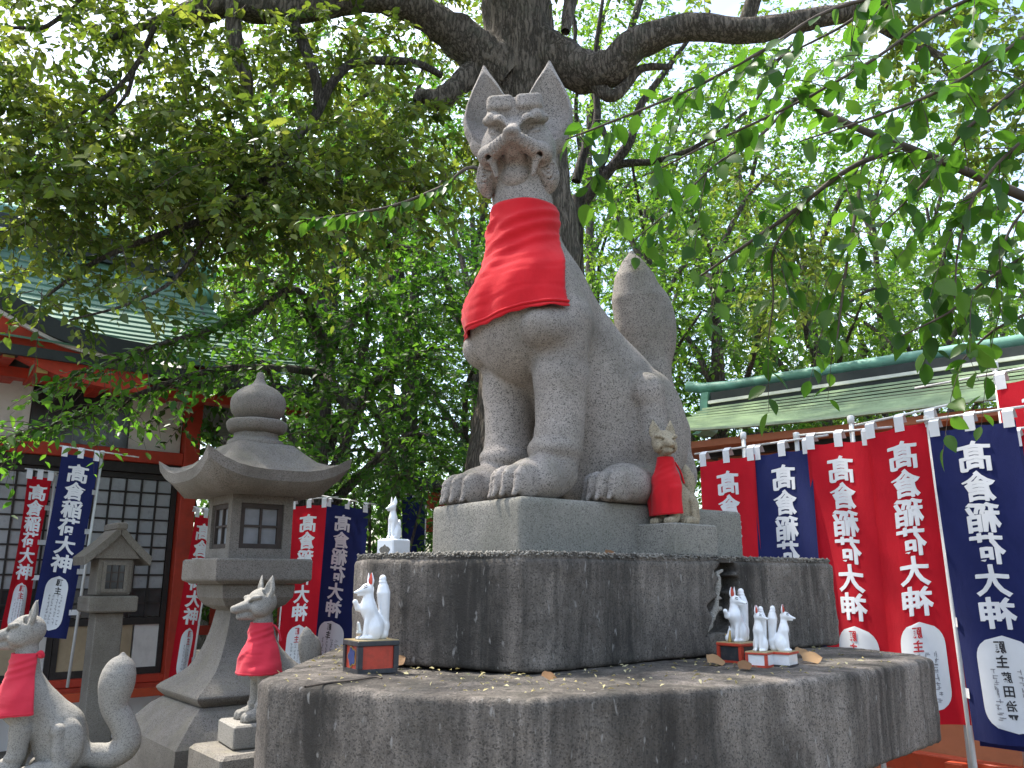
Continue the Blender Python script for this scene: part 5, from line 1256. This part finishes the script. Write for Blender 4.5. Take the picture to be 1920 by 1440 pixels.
# --- trees further back: trunk, limbs reaching for the leaf masses, crown
def back_tree(label, px, D, H, cr, zlow, ntw, mat, seed, name='broadleaf_tree', tr_px=None, leaf=.095, trunk_r=.16, lean=0.0, flat=.8, nb=9, tl=.5, per=15, lo_dense=1.0, group='trees standing behind the courtyard'):
    g = np.random.default_rng(seed); x0 = (px - 960) / 1554 * D; b = Vector((x0, D, 0))
    t = thing(name, label, 'tree', b, group)
    top = np.array((x0 + lean * H, D, H * .8)); mid = np.array((x0 + lean * H * .4 + g.normal() * .15, D, H * .4))
    limb3('trunk', [(x0, D, 0), tuple((np.array((x0, D, 0)) + mid) / 2 + g.normal(size=3) * .08), tuple(mid), tuple(top)], [trunk_r * 1.25, trunk_r, trunk_r * .8, trunk_r * .25], M_BARK2, t, 6, 9, .06, seed)
    bl = []
    for k in range(nb):
        a = 2 * math.pi * (k / nb) + g.normal() * .3; f = g.random(); z = zlow + (H - zlow) * (.08 + .86 * ((k * .618) % 1))
        rr = cr * (.35 + .6 * math.sqrt(max(.05, 1 - ((z - (zlow + H) / 2) / ((H - zlow) / 2)) ** 2))) * (.75 + .4 * f)
        c = np.array((x0 + lean * z + math.cos(a) * rr * .75, D + math.sin(a) * rr * .75, z)); bl.append((c, (cr * .45, cr * .45, cr * .32), max(6, int(ntw / nb))))
        zs = max(.3 * H, z - cr * .7); st = np.array((x0 + lean * zs, D, min(zs, H * .75)))
        m = (st + c) / 2 + np.array((0, 0, .15 * cr)) + g.normal(size=3) * .12
        limb3('limb', [tuple(st), tuple(m), tuple(c)], [trunk_r * .38, trunk_r * .25, .015], M_BARK2, t, 5, 6, .05, seed + k)
    foliage('crown', t, mat, bl, per, leaf, g, tl, .004, Wd=.55, droop=.35)
    return t
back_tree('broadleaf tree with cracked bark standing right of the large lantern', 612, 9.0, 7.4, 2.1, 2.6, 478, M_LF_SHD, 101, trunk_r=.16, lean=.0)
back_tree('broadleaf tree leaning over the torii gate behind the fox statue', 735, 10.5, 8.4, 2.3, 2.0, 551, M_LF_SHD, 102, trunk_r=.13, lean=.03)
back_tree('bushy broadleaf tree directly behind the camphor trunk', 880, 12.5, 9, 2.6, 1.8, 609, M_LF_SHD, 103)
back_tree('fresh green tree behind the statue tail', 1230, 11.0, 8.4, 2.3, 2.6, 580, M_LF_FAR, 104, lean=.0, trunk_r=.12)
back_tree('dark branched tree rising over the end of the storehouse ridge', 1345, 10.6, 7.6, 2.0, 2.9, 464, M_LF_SHD, 105, trunk_r=.14, lean=.02)
back_tree('fresh green tree over the middle of the storehouse roof', 1540, 13.0, 8.6, 2.6, 3.4, 696, M_LF_FAR, 106)
back_tree('fresh green tree over the far part of the storehouse roof', 1760, 13.5, 7.0, 2.6, 3.2, 609, M_LF_FAR, 107)
back_tree('fresh green tree far behind the large lantern finial', 500, 13.5, 9.5, 2.6, 2.4, 551, M_LF_FAR, 108)
back_tree('fresh green tree rising above the hall roof ridge', 260, 15.0, 9.5, 3.0, 4.4, 493, M_LF_FAR, 109)
back_tree('tall fresh green tree behind the left end of the hall', 60, 15.5, 10, 3.0, 4.4, 435, M_LF_FAR, 110)
back_tree('tall pale tree showing between camphor limbs above the fox ear', 1120, 15.0, 13.5, 3.2, 4.0, 812, M_LF_FAR, 111)
back_tree('tall pale tree showing left of the camphor trunk', 740, 15.5, 13.8, 3.2, 4.0, 754, M_LF_FAR, 112)
back_tree('tall pale tree towering over the storehouse', 1420, 16.5, 14, 3.2, 4.5, 754, M_LF_FAR, 113)
back_tree('tall pale tree over the hall, catching the light', 430, 17.0, 14, 3.0, 4.5, 406, M_LF_FAR, 114)
back_tree('tall pale tree behind the storehouse corner', 1900, 17.0, 9, 3.2, 4.0, 609, M_LF_FAR, 115)
back_tree('low spreading tree behind the storehouse ridge', 1640, 17.0, 8, 3.0, 3.0, 667, M_LF_FAR, 116)
for i, (px, D, h, r, lab) in enumerate(((180, 20, 13, 3.4, 'tall pale tree beyond the hall ridge ornament'), (620, 20, 15, 3.6, 'tall pale tree beyond the young tree by the lantern'), (900, 19, 15, 3.4, 'tall pale tree straight beyond the camphor trunk'), (1260, 20, 15, 3.6, 'tall pale tree beyond the grey-barked tree'), (1560, 21, 15, 3.8, 'tall pale tree beyond the middle of the storehouse'), (1800, 22, 15, 3.8, 'pale tree beyond the far part of the storehouse'), (20, 21, 15, 3.6, 'tall pale tree beyond the front corner of the hall'), (400, 19, 15, 3.4, 'tall pale tree beyond the large lantern'), (1690, 19, 14, 3.4, 'tall pale tree beyond the storehouse, next to the tallest flag pole'), (1020, 23, 17, 3.8, 'tallest pale tree, topping the camphor fork'))):
    back_tree(lab, px, D, h, r, 2.6, 620, M_LF_FAR, 160 + i, leaf=.13, tl=.7, group='tall trees beyond the shrine garden')
G2 = 'trees standing behind the viewer'  # out-of-view trees added to block low sky light on the statue
for i, (x, y, h, r) in enumerate(((-8.5, -7.5, 7.5, 2.6), (-3.2, -12.5, 8, 2.8), (4.6, -12.0, 8, 2.8), (9.0, -6.5, 7.5, 2.6), (-8.5, 1.0, 8, 2.6), (8.5, 2.5, 8, 2.4))):
    back_tree(('broadleaf tree at the back of the forecourt, left corner', 'tall broadleaf tree opposite the fox statue', 'broad-crowned tree opposite the fox statue', 'broadleaf tree at the back of the forecourt, right corner', 'broadleaf tree beside the front of the hall', 'broadleaf tree beside the storehouse end')[i], 960 + 1554 * x / y, y, h, r, 1.6, 240, M_LF_SHD, 140 + i, leaf=.14, tl=.7, group=G2)
def shrub(label, px, D, H, r, n, seed, mat=M_LF_SHD):
    g = np.random.default_rng(seed); x0 = (px - 960) / 1554 * D; t = thing('shrub', label, 'shrub', (x0, D, 0), 'shrubs in the shade behind the courtyard')
    for k in range(4):
        a = g.random() * 6.28; limb3('stem', [(x0, D, 0), (x0 + math.cos(a) * r * .3, D + math.sin(a) * r * .3, H * .45), (x0 + math.cos(a) * r * .6, D + math.sin(a) * r * .6, H * .85)], [.035, .025, .01], M_BARK2, t, 4, 6)
    foliage('foliage', t, mat, [((x0, D, H * .62), (r, r, H * .42), n)], 14, .085, g, .4, .003, Wd=.58, droop=.4)
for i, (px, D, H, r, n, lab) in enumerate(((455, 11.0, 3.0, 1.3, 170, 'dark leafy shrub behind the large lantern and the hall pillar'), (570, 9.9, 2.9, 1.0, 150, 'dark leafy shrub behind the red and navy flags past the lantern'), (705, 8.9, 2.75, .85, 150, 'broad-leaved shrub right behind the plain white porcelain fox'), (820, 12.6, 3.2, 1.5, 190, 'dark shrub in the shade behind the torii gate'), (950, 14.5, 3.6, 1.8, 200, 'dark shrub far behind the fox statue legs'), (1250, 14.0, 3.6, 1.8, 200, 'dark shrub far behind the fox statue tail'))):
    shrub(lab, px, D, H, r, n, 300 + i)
# a wood behind everything
gw = np.random.default_rng(77); wb = []
for k in range(46):
    x = -20 + 40 * (k + gw.random()) / 46; y = 22 + gw.random() * 5; wb.append(((x, y, 1.5 + gw.random() * 2.6), (1.8, 1.2, 1.6), 60))
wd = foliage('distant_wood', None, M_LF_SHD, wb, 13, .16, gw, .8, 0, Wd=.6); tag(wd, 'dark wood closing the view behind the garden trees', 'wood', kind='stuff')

# --- cherry boughs hanging in from the right, close by
ct = Vector((3.9, 4.6, 0))
che = thing('cherry_tree', 'cherry tree whose leafy boughs hang in over the flags', 'tree', ct)
gC = np.random.default_rng(5)
limb3('trunk', [(3.9, 4.6, 0), (3.85, 4.5, 1.2), (3.6, 4.2, 2.4), (3.3, 3.8, 3.3), (3.2, 3.5, 4.6)], [.17, .15, .13, .11, .07], M_BARK2, che, 6, 12, .05, 50)
limb3('limb', [(3.5, 4.1, 2.7), (2.9, 3.5, 2.9), tuple(W(1960, 385, 3.05))], [.06, .04, .02], M_BARK2, che, 5, 9, .05, 51)
limb3('limb', [(3.2, 3.5, 4.3), (2.8, 3.1, 4.4), tuple(W(1990, -60, 2.75))], [.05, .03, .018], M_BARK2, che, 5, 8, .05, 52)
twigs = [([(1960, 385, 3.05), (1760, 300, 3.05), (1620, 245, 3.1), (1490, 185, 3.2)], (11, 9, 8, 5), 5),
    ([(1690, 276, 3.05), (1590, 318, 3.05), (1480, 402, 3.1), (1390, 465, 3.2), (1310, 520, 3.3)], (6, 5.5, 4.5, 3.5, 2), 5),
    ([(1620, 305, 3.05), (1604, 400, 3.0), (1584, 520, 3.0), (1568, 650, 3.0)], (4, 3.5, 3, 1.5), 4),
    ([(1850, 348, 3.0), (1800, 385, 2.95), (1772, 480, 2.9), (1748, 630, 2.9)], (4, 4, 3, 1.5), 5),
    ([(1990, -60, 2.75), (1600, 5, 2.75), (1440, 90, 2.75), (1300, 165, 2.8), (1130, 235, 2.9), (1060, 262, 2.95)], (5, 4, 4, 3, 2.5, 1.5), 8),
    ([(1990, -60, 2.75), (1780, 15, 2.7), (1640, 110, 2.7), (1500, 190, 2.75), (1330, 270, 2.85), (1220, 325, 2.9)], (5, 4, 3.5, 3, 2.5, 1.5), 8),
    ([(1990, 20, 2.65), (1800, 150, 2.6), (1650, 215, 2.65), (1500, 265, 2.7)], (4, 3.5, 3, 1.5), 6),
    ([(1990, 110, 2.65), (1820, 235, 2.65), (1740, 335, 2.7), (1650, 425, 2.75)], (4, 3.5, 3, 1.5), 6),
    ([(1990, 200, 2.6), (1850, 330, 2.6), (1800, 450, 2.65), (1790, 560, 2.7)], (4, 3, 2.5, 1.5), 5),
    ([(1490, 185, 3.2), (1420, 260, 3.2), (1340, 310, 3.2), (1260, 390, 3.25), (1190, 450, 3.3)], (4, 3, 2.6, 2, 1.2), 3),
    ([(1990, 440, 2.8), (1850, 525, 2.8), (1780, 585, 2.85), (1690, 630, 2.9)], (4, 3.5, 2.5, 1.5), 3),
    ([(1990, 560, 2.9), (1900, 600, 2.9), (1850, 630, 2.95), (1790, 690, 3.0)], (4, 3, 2.5, 1.2), 2),
    ([(1990, -40, 2.9), (1700, -10, 2.9), (1560, 60, 2.95), (1450, 115, 3.0)], (4, 4, 3, 1.5), 6),
    ([(1500, 395, 3.1), (1450, 470, 3.1), (1450, 560, 3.15), (1440, 640, 3.2)], (3, 2.5, 2, 1), 2),
    ([(1990, 330, 2.9), (1900, 420, 2.9), (1870, 520, 2.9), (1880, 600, 2.9)], (3, 3, 2, 1), 2)]
LP, LA, LN_, LL = [], [], [], []
subV, subQ, sk = [], [], 0
for pts, rads, nsub in twigs:
    limb('bough', pts, rads, M_TWIG, che, 6, 7, .04, int(gC.integers(99)))
    C_ = spline([tuple(W(*p)) for p in pts], 12); Lc = np.concatenate([[0], np.cumsum(np.linalg.norm(np.diff(C_, axis=0), axis=1))])
    def along(t): return np.array([np.interp(t, Lc, C_[:, i]) for i in range(3)])
    # leaves on the bough itself, then on its side twigs
    lines = [(C_, Lc, .18)]
    for k in range(int(nsub * 1.5)):
        s = Lc[-1] * (.15 + .85 * gC.random()); p = along(s); d = along(min(s + .1, Lc[-1])) - along(max(0, s - .1)); d /= np.linalg.norm(d) + 1e-9
        dd = d * .7 + gC.normal(size=3) * .55 + np.array((0, 0, -.35)); dd /= np.linalg.norm(dd); ll = .16 + .26 * gC.random()
        q = np.array([p, p + dd * ll * .5 + (0, 0, .01), p + dd * ll + np.array((0, 0, -.05 * ll * 4))]); q = spline(q, 5)
        lines.append((q, np.concatenate([[0], np.cumsum(np.linalg.norm(np.diff(q, axis=0), axis=1))]), .0))
        v, qq = tube_np(q, np.linspace(.0024, .0010, len(q)), 4); subV.append(v); subQ.append(qq + sk); sk += len(v)
    for Cq, Lq, s0 in lines:
        s = Lq[-1] * s0; sgn = 1
        while s < Lq[-1]:
            p = np.array([np.interp(s, Lq, Cq[:, i]) for i in range(3)]); p2 = np.array([np.interp(min(s + .02, Lq[-1]), Lq, Cq[:, i]) for i in range(3)]); d = p2 - p + 1e-6; d /= np.linalg.norm(d)
            sd_ = np.cross(d, (0, 0, 1)); sd_ /= np.linalg.norm(sd_) + 1e-9
            ax = d * .45 + sd_ * sgn * .55 + np.array((0, 0, -.40)) + gC.normal(size=3) * .36
            nn_ = np.array((0, 0, .8)) + sd_ * sgn * .3 + gC.normal(size=3) * .5
            LP.append(p); LA.append(ax); LN_.append(nn_); LL.append((.070 + .052 * gC.random()) * (1.1 if s0 else .95)); sgn = -sgn; s += .040 + .036 * gC.random() + (.03 if s0 else 0)
np_mesh('side_twigs', np.concatenate(subV), np.concatenate(subQ), M_TWIG, che, kind='stuff')
LP, LA, LN_, LL = map(np.array, (LP, LA, LN_, LL))
def near_leaf(curl, wd):
    """one oval leaf with pointed tip, petiole and raised halves, length 1 along +X"""
    xs = [0, .14, .22, .36, .52, .68, .82, .93, 1.0]; ws = [.0, .0, .13, .235, .265, .235, .15, .06, .0]
    V, Fc = [], []
    for x, w in zip(xs, ws):
        z = -curl * x * x; w = max(w * wd, .006 if x < .2 else 0)
        V += [(x, w, z + w * .30), (x, 0, z), (x, -w, z + w * .30)]
    for i in range(len(xs) - 1):
        for j in (0, 1): Fc.append((3 * i + j, 3 * i + j + 1, 3 * i + j + 4, 3 * i + j + 3))
    return np.array(V), np.array(Fc)
big = np.argsort(-(LL / np.linalg.norm(LP - np.array(EYE), axis=1))); px_ok = [i for i in big if LP[i][1] > .5 and abs(LP[i][0] / LP[i][1]) < .66 and (LP[i][2] - 1.5) / LP[i][1] < .80][:300]
variants = []
for v in range(6):
    Vn, Fn = near_leaf((.05, .12, .2)[v % 3], (.9, 1.05)[v % 2]); me = bpy.data.meshes.new('leaf'); me.from_pydata(Vn.tolist(), [], Fn.tolist()); me.update(); me.materials.append(M_LF_CHE)
    at = me.attributes.new('tint', 'FLOAT', 'POINT'); at.data.foreach_set('value', np.full(len(Vn), .1 + .16 * v, np.float32)); me.polygons.foreach_set('use_smooth', [True] * len(me.polygons)); variants.append((me, Vn, Fn))
def leaf_frame(i):
    a = LA[i] / np.linalg.norm(LA[i]); s = np.cross(LN_[i], a); s /= np.linalg.norm(s) + 1e-9; n = np.cross(a, s); return a, s, n
cb = np.array(base_of(che))
for i in px_ok:
    a, s, n = leaf_frame(i); o = bpy.data.objects.new('leaf', variants[int(gC.integers(6))][0]); COL.objects.link(o); o.parent = che
    o.matrix_local = Matrix.Translation(Vector(LP[i] - cb)) @ Matrix((a, s, n)).transposed().to_4x4() @ Matrix.Scale(LL[i], 4)
rest = np.setdiff1d(np.arange(len(LP)), px_ok); VV, FF, TT = [], [], []
for k, i in enumerate(rest):
    a, s, n = leaf_frame(i); Vn, Fn = variants[int(gC.integers(6))][1:]; VV.append(LP[i] + LL[i] * (Vn @ np.stack([a, s, n]))); FF.append(Fn + k * len(Vn)); TT.append(np.full(len(Vn), np.clip(.5 + .25 * gC.normal(), 0, 1)))
np_mesh('leaves', np.concatenate(VV), np.concatenate(FF), M_LF_CHE, che, smooth=True, kind='stuff', attr={'tint': np.concatenate(TT)})
print('cherry leaves', len(LP))
# upper crown of the cherry, over the camera's right shoulder and above the frame
foliage('crown', che, M_LF_CHE, [((3.6, 3.6, 5.1), (1.3, 1.3, .7), 60), ((3.9, 4.8, 4.6), (1.0, 1.2, .8), 60)], 13, .09, gC, .45, .003, Wd=.5)

# --- the young maple-leaved tree whose boughs hang before the hall
yt = W(590, 1000, 8.7); yt.z = 0
yo = thing('young_cherry_tree', 'young tree with pale leafy sprays hanging before the hall', 'tree', yt)
limb('trunk', [(598, 1400, 8.7), (596, 1000, 8.7), (600, 760, 8.7), (612, 640, 8.7), (600, 520, 8.7), (570, 430, 8.7)], [20, 19, 18, 17, 14, 8], M_BARK2, yo, 6, 10, .05, 60)
sp = [([(605, 640, 8.7), (560, 545, 6.0), (470, 590, 5.5), (380, 622, 5.2), (270, 655, 5.0), (110, 715, 4.9)], (10, 7, 6, 5, 4, 2)), ([(606, 700, 8.7), (520, 690, 6.0), (400, 694, 5.5), (250, 742, 5.2), (120, 790, 5.1), (-20, 830, 5.0)], (10, 7, 6, 5, 4, 2)), ([(606, 690, 8.7), (660, 770, 6.5), (690, 730, 6.4), (740, 690, 6.4), (820, 650, 6.4)], (10, 10, 9, 7, 4)),
    ([(600, 540, 8.7), (680, 470, 6.5), (760, 465, 6.5), (830, 490, 8.7)], (8, 7, 6, 4)), ([(612, 640, 8.7), (540, 560, 6.4), (480, 500, 6.3)], (8, 6, 4)), ([(606, 820, 8.7), (560, 850, 6.2), (500, 690, 6.0), (450, 660, 5.8)], (5, 4, 3, 2))]
Sx, Dx, Lx = [], [], []
for pts, rads in sp:
    limb('bough', pts, rads, M_BARK2, yo, 6, 7, .05, int(gC.integers(99)))
    C_ = spline([tuple(W(*p)) for p in pts], 14); n0 = len(C_) // 4
    for q in range(n0, len(C_)):
        for _ in range(2):
            d = C_[min(q + 1, len(C_) - 1)] - C_[q - 1]; d /= np.linalg.norm(d) + 1e-9; Sx.append(C_[q]); Dx.append(d * .6 + gC.normal(size=3) * np.array((.6, .6, .3)) + (0, 0, -.12)); Lx.append(.22 + .2 * gC.random())
P, A, N, L, T, X = twig_leaves(np.array(Sx), np.array(Dx), np.array(Lx), 7, .072, gC, .3, hang=.25)
V, Q = leaf_geo8(P, A, N, L, .5); np_mesh('leaves', V, Q, M_LF_CHE, yo, smooth=True, attr={'tint': np.repeat(np.clip(T + .15, 0, 1), 8)})
Vt, Qt, k = [], [], 0
for i in range(len(X)):
    v, q = tube_np(np.vstack([np.array(Sx[i])[None], X[i][[2, 4, 6]]]), (.003, .0025, .002, .001), 3); Vt.append(v); Qt.append(q + k); k += len(v)
np_mesh('side_twigs', np.concatenate(Vt), np.concatenate(Qt), M_TWIG, yo, kind='stuff')
foliage('crown', yo, M_LF_SHD, [blob(*b) for b in ((680, 620, 7.0, 110, 70, .5, 60), (560, 480, 6.9, 110, 60, .5, 45), (790, 560, 7.2, 100, 80, .5, 60), (640, 740, 7.2, 90, 60, .4, 40), (820, 720, 7.4, 70, 70, .4, 40), (560, 800, 7.0, 60, 60, .3, 30), (760, 860, 7.4, 90, 60, .3, 45))], 13, .075, gC, .35, .003, Wd=.56)
# the pale spray that reaches out beside the fox's neck
ps = [([(985, 420, 6.1), (900, 318, 4.6), (830, 350, 4.4), (740, 385, 4.3), (650, 402, 4.25), (575, 412, 4.2)], (5, 4, 3.5, 3, 2.2, 1.2))]
V9, F9, T9, k9 = [], [], [], 0
sprig = thing('leafy_shoot', 'single pale green leafy shoot reaching out beside the fox statue neck', 'branch', W(985, 420, 6.1))
for pts, rads in ps:
    limb('stem', pts, rads, M_TWIG, sprig, 6, 6, .03, 3); C_ = spline([tuple(W(*p)) for p in pts], 8)
    for q in range(12, len(C_)):
        for sgn in (1, -1):
            if gC.random() < .25: continue
            d = C_[min(q + 1, len(C_) - 1)] - C_[q - 1]; d /= np.linalg.norm(d); sd_ = np.cross(d, (0, 0, 1)); a = d * .6 + sd_ * sgn * .5 + np.array((0, 0, -.45)) + gC.normal(size=3) * .25; a /= np.linalg.norm(a); n = np.array((0, 0, 1)) + gC.normal(size=3) * .4; s_ = np.cross(n, a); s_ /= np.linalg.norm(s_); n = np.cross(a, s_)
            v = variants[int(gC.integers(2, 6))][0]; o = bpy.data.objects.new('leaf', v); COL.objects.link(o); o.parent = sprig; o.matrix_local = Matrix.Translation(Vector(C_[q]) - sprig.location) @ Matrix((a, s_, n)).transposed().to_4x4() @ Matrix.Scale(.075 + .045 * gC.random(), 4)

# ------------------------------------------------------------------ litter on the lower tier
gl = np.random.default_rng(9)
M_DRY = leafmat('dry_leaf', (.20, .10, .045), (.33, .19, .09), (.42, .27, .14), .25, (1, .9, .7), .7)
M_BITS = leafmat('fallen_blossom', (.30, .25, .11), (.42, .36, .17), (.50, .46, .28), .2, (1, 1, .8), .8)
n = 1500; px = gl.uniform(500, 1760, n); py = gl.uniform(1205, 1312, n); P = []
pl1, pl2 = np.array(T1), np.array(T2)
for a, b in zip(px, py):
    p = Wz(a, b, Z1 + .004)
    if 1.7 < p.y < 4: P.append(tuple(p))
P = np.array(P); d1 = poly_sdf(P[:, :2], pl1); d2 = poly_sdf(P[:, :2], pl2); keep = (d1 < -.02) & (d2 > .01) & (gl.random(len(P)) < np.where(d2 < .12, 1, .35)); P = P[keep]
A = gl.normal(size=P.shape) * (1, 1, .25); N = np.array((0, 0, 1.)) + .4 * gl.normal(size=P.shape); P[:, 2] += .003
V, Q = leaf_geo(P, A, N, .010 + .012 * gl.random(len(P)), .4); o = np_mesh('fallen_blossoms', V, Q, M_BITS, None, loc=(0.3, 2.3, Z1), smooth=False, kind='stuff', attr={'tint': np.repeat(gl.random(len(P)), 4)}); tag(o, 'pale fallen blossom bits strewn over the lower tier', 'litter')
_q = Vector((.30, 2.80, Z2 - .005)) - EYE; _dp = _q.y * _c + _q.z * _s; PXL = (960 + 1554 * _q.x / _dp, 720 - 1554 * (-_q.y * _s + _q.z * _c) / _dp)
def dry(label, px, py, z, size, ang, tilt, dy=0.0, tint=.5):
    p = Wz(px, py, z); p.y += dy
    Vn, Fn = near_leaf(.25, 1.3); a = np.array((math.cos(ang), math.sin(ang), tilt)); a /= np.linalg.norm(a); nn_ = np.array((.2 * math.sin(ang), -.5, .8)); s = np.cross(nn_, a); s /= np.linalg.norm(s); q = np.cross(a, s)
    Vn = Vn + np.array((0, 0, 1)) * (.06 * np.sin(Vn[:, :1] * 9) * (np.abs(Vn[:, 1:2]) * 4)); V = size * (Vn @ np.stack([a, s, q])); V[:, 2] -= V[:, 2].min() - .002
    o = np_mesh('dry_leaf', np.array(tuple(p)) + V, Fn, M_DRY, None, loc=p, smooth=True, attr={'tint': np.full(len(Vn), tint)}); tag(o, label, 'dry leaf', 'dry leaves lying on the pedestal')
dry('curled tan dry leaf left of the red rimmed box', 1322, 1250, Z1, .085, .5, .25, tint=.7)
dry('brown dry leaf leaning on the red rimmed box front', 1382, 1258, Z1, .06, .4, .5, tint=.1)
dry('pale dry leaf standing between the two porcelain groups', 1412, 1240, Z1, .06, .8, .8, .03, tint=.8)
dry('tan dry leaf with upturned point past the porcelain pair', 1500, 1245, Z1, .085, .2, .35, tint=.75)
dry('dry leaf with raised stem behind the porcelain pair', 1512, 1238, Z1, .07, 1.2, .7, .04, tint=.6)
dry('brown dry leaf tucked behind the red and black box', 728, 1258, Z1, .06, .6, .9, .05, tint=.45)
dry('flat brown dry leaf lying at the foot of the upper tier corner', 1010, 1276, Z1, .05, .1, .05, tint=.3)
dry('reddish dry leaf on the mortar bed before the statue plinth', *PXL, Z2 - .005, .055, .3, .1, 0, tint=.05)
tw_ = W(600, 1284, 2.2); 
V, Q = tube_np(spline([Wz(px, py, Z1 + .006) for px, py in ((572, 1288), (620, 1280), (660, 1276), (702, 1270), (716, 1272))], 4), np.linspace(.003, .0025, 17), 6)
o = np_mesh('fallen_twig', V, Q, M_TWIG, None, loc=Wz(640, 1280, Z1), smooth=True); tag(o, 'thin dark fallen twig lying on the lower tier', 'twig')
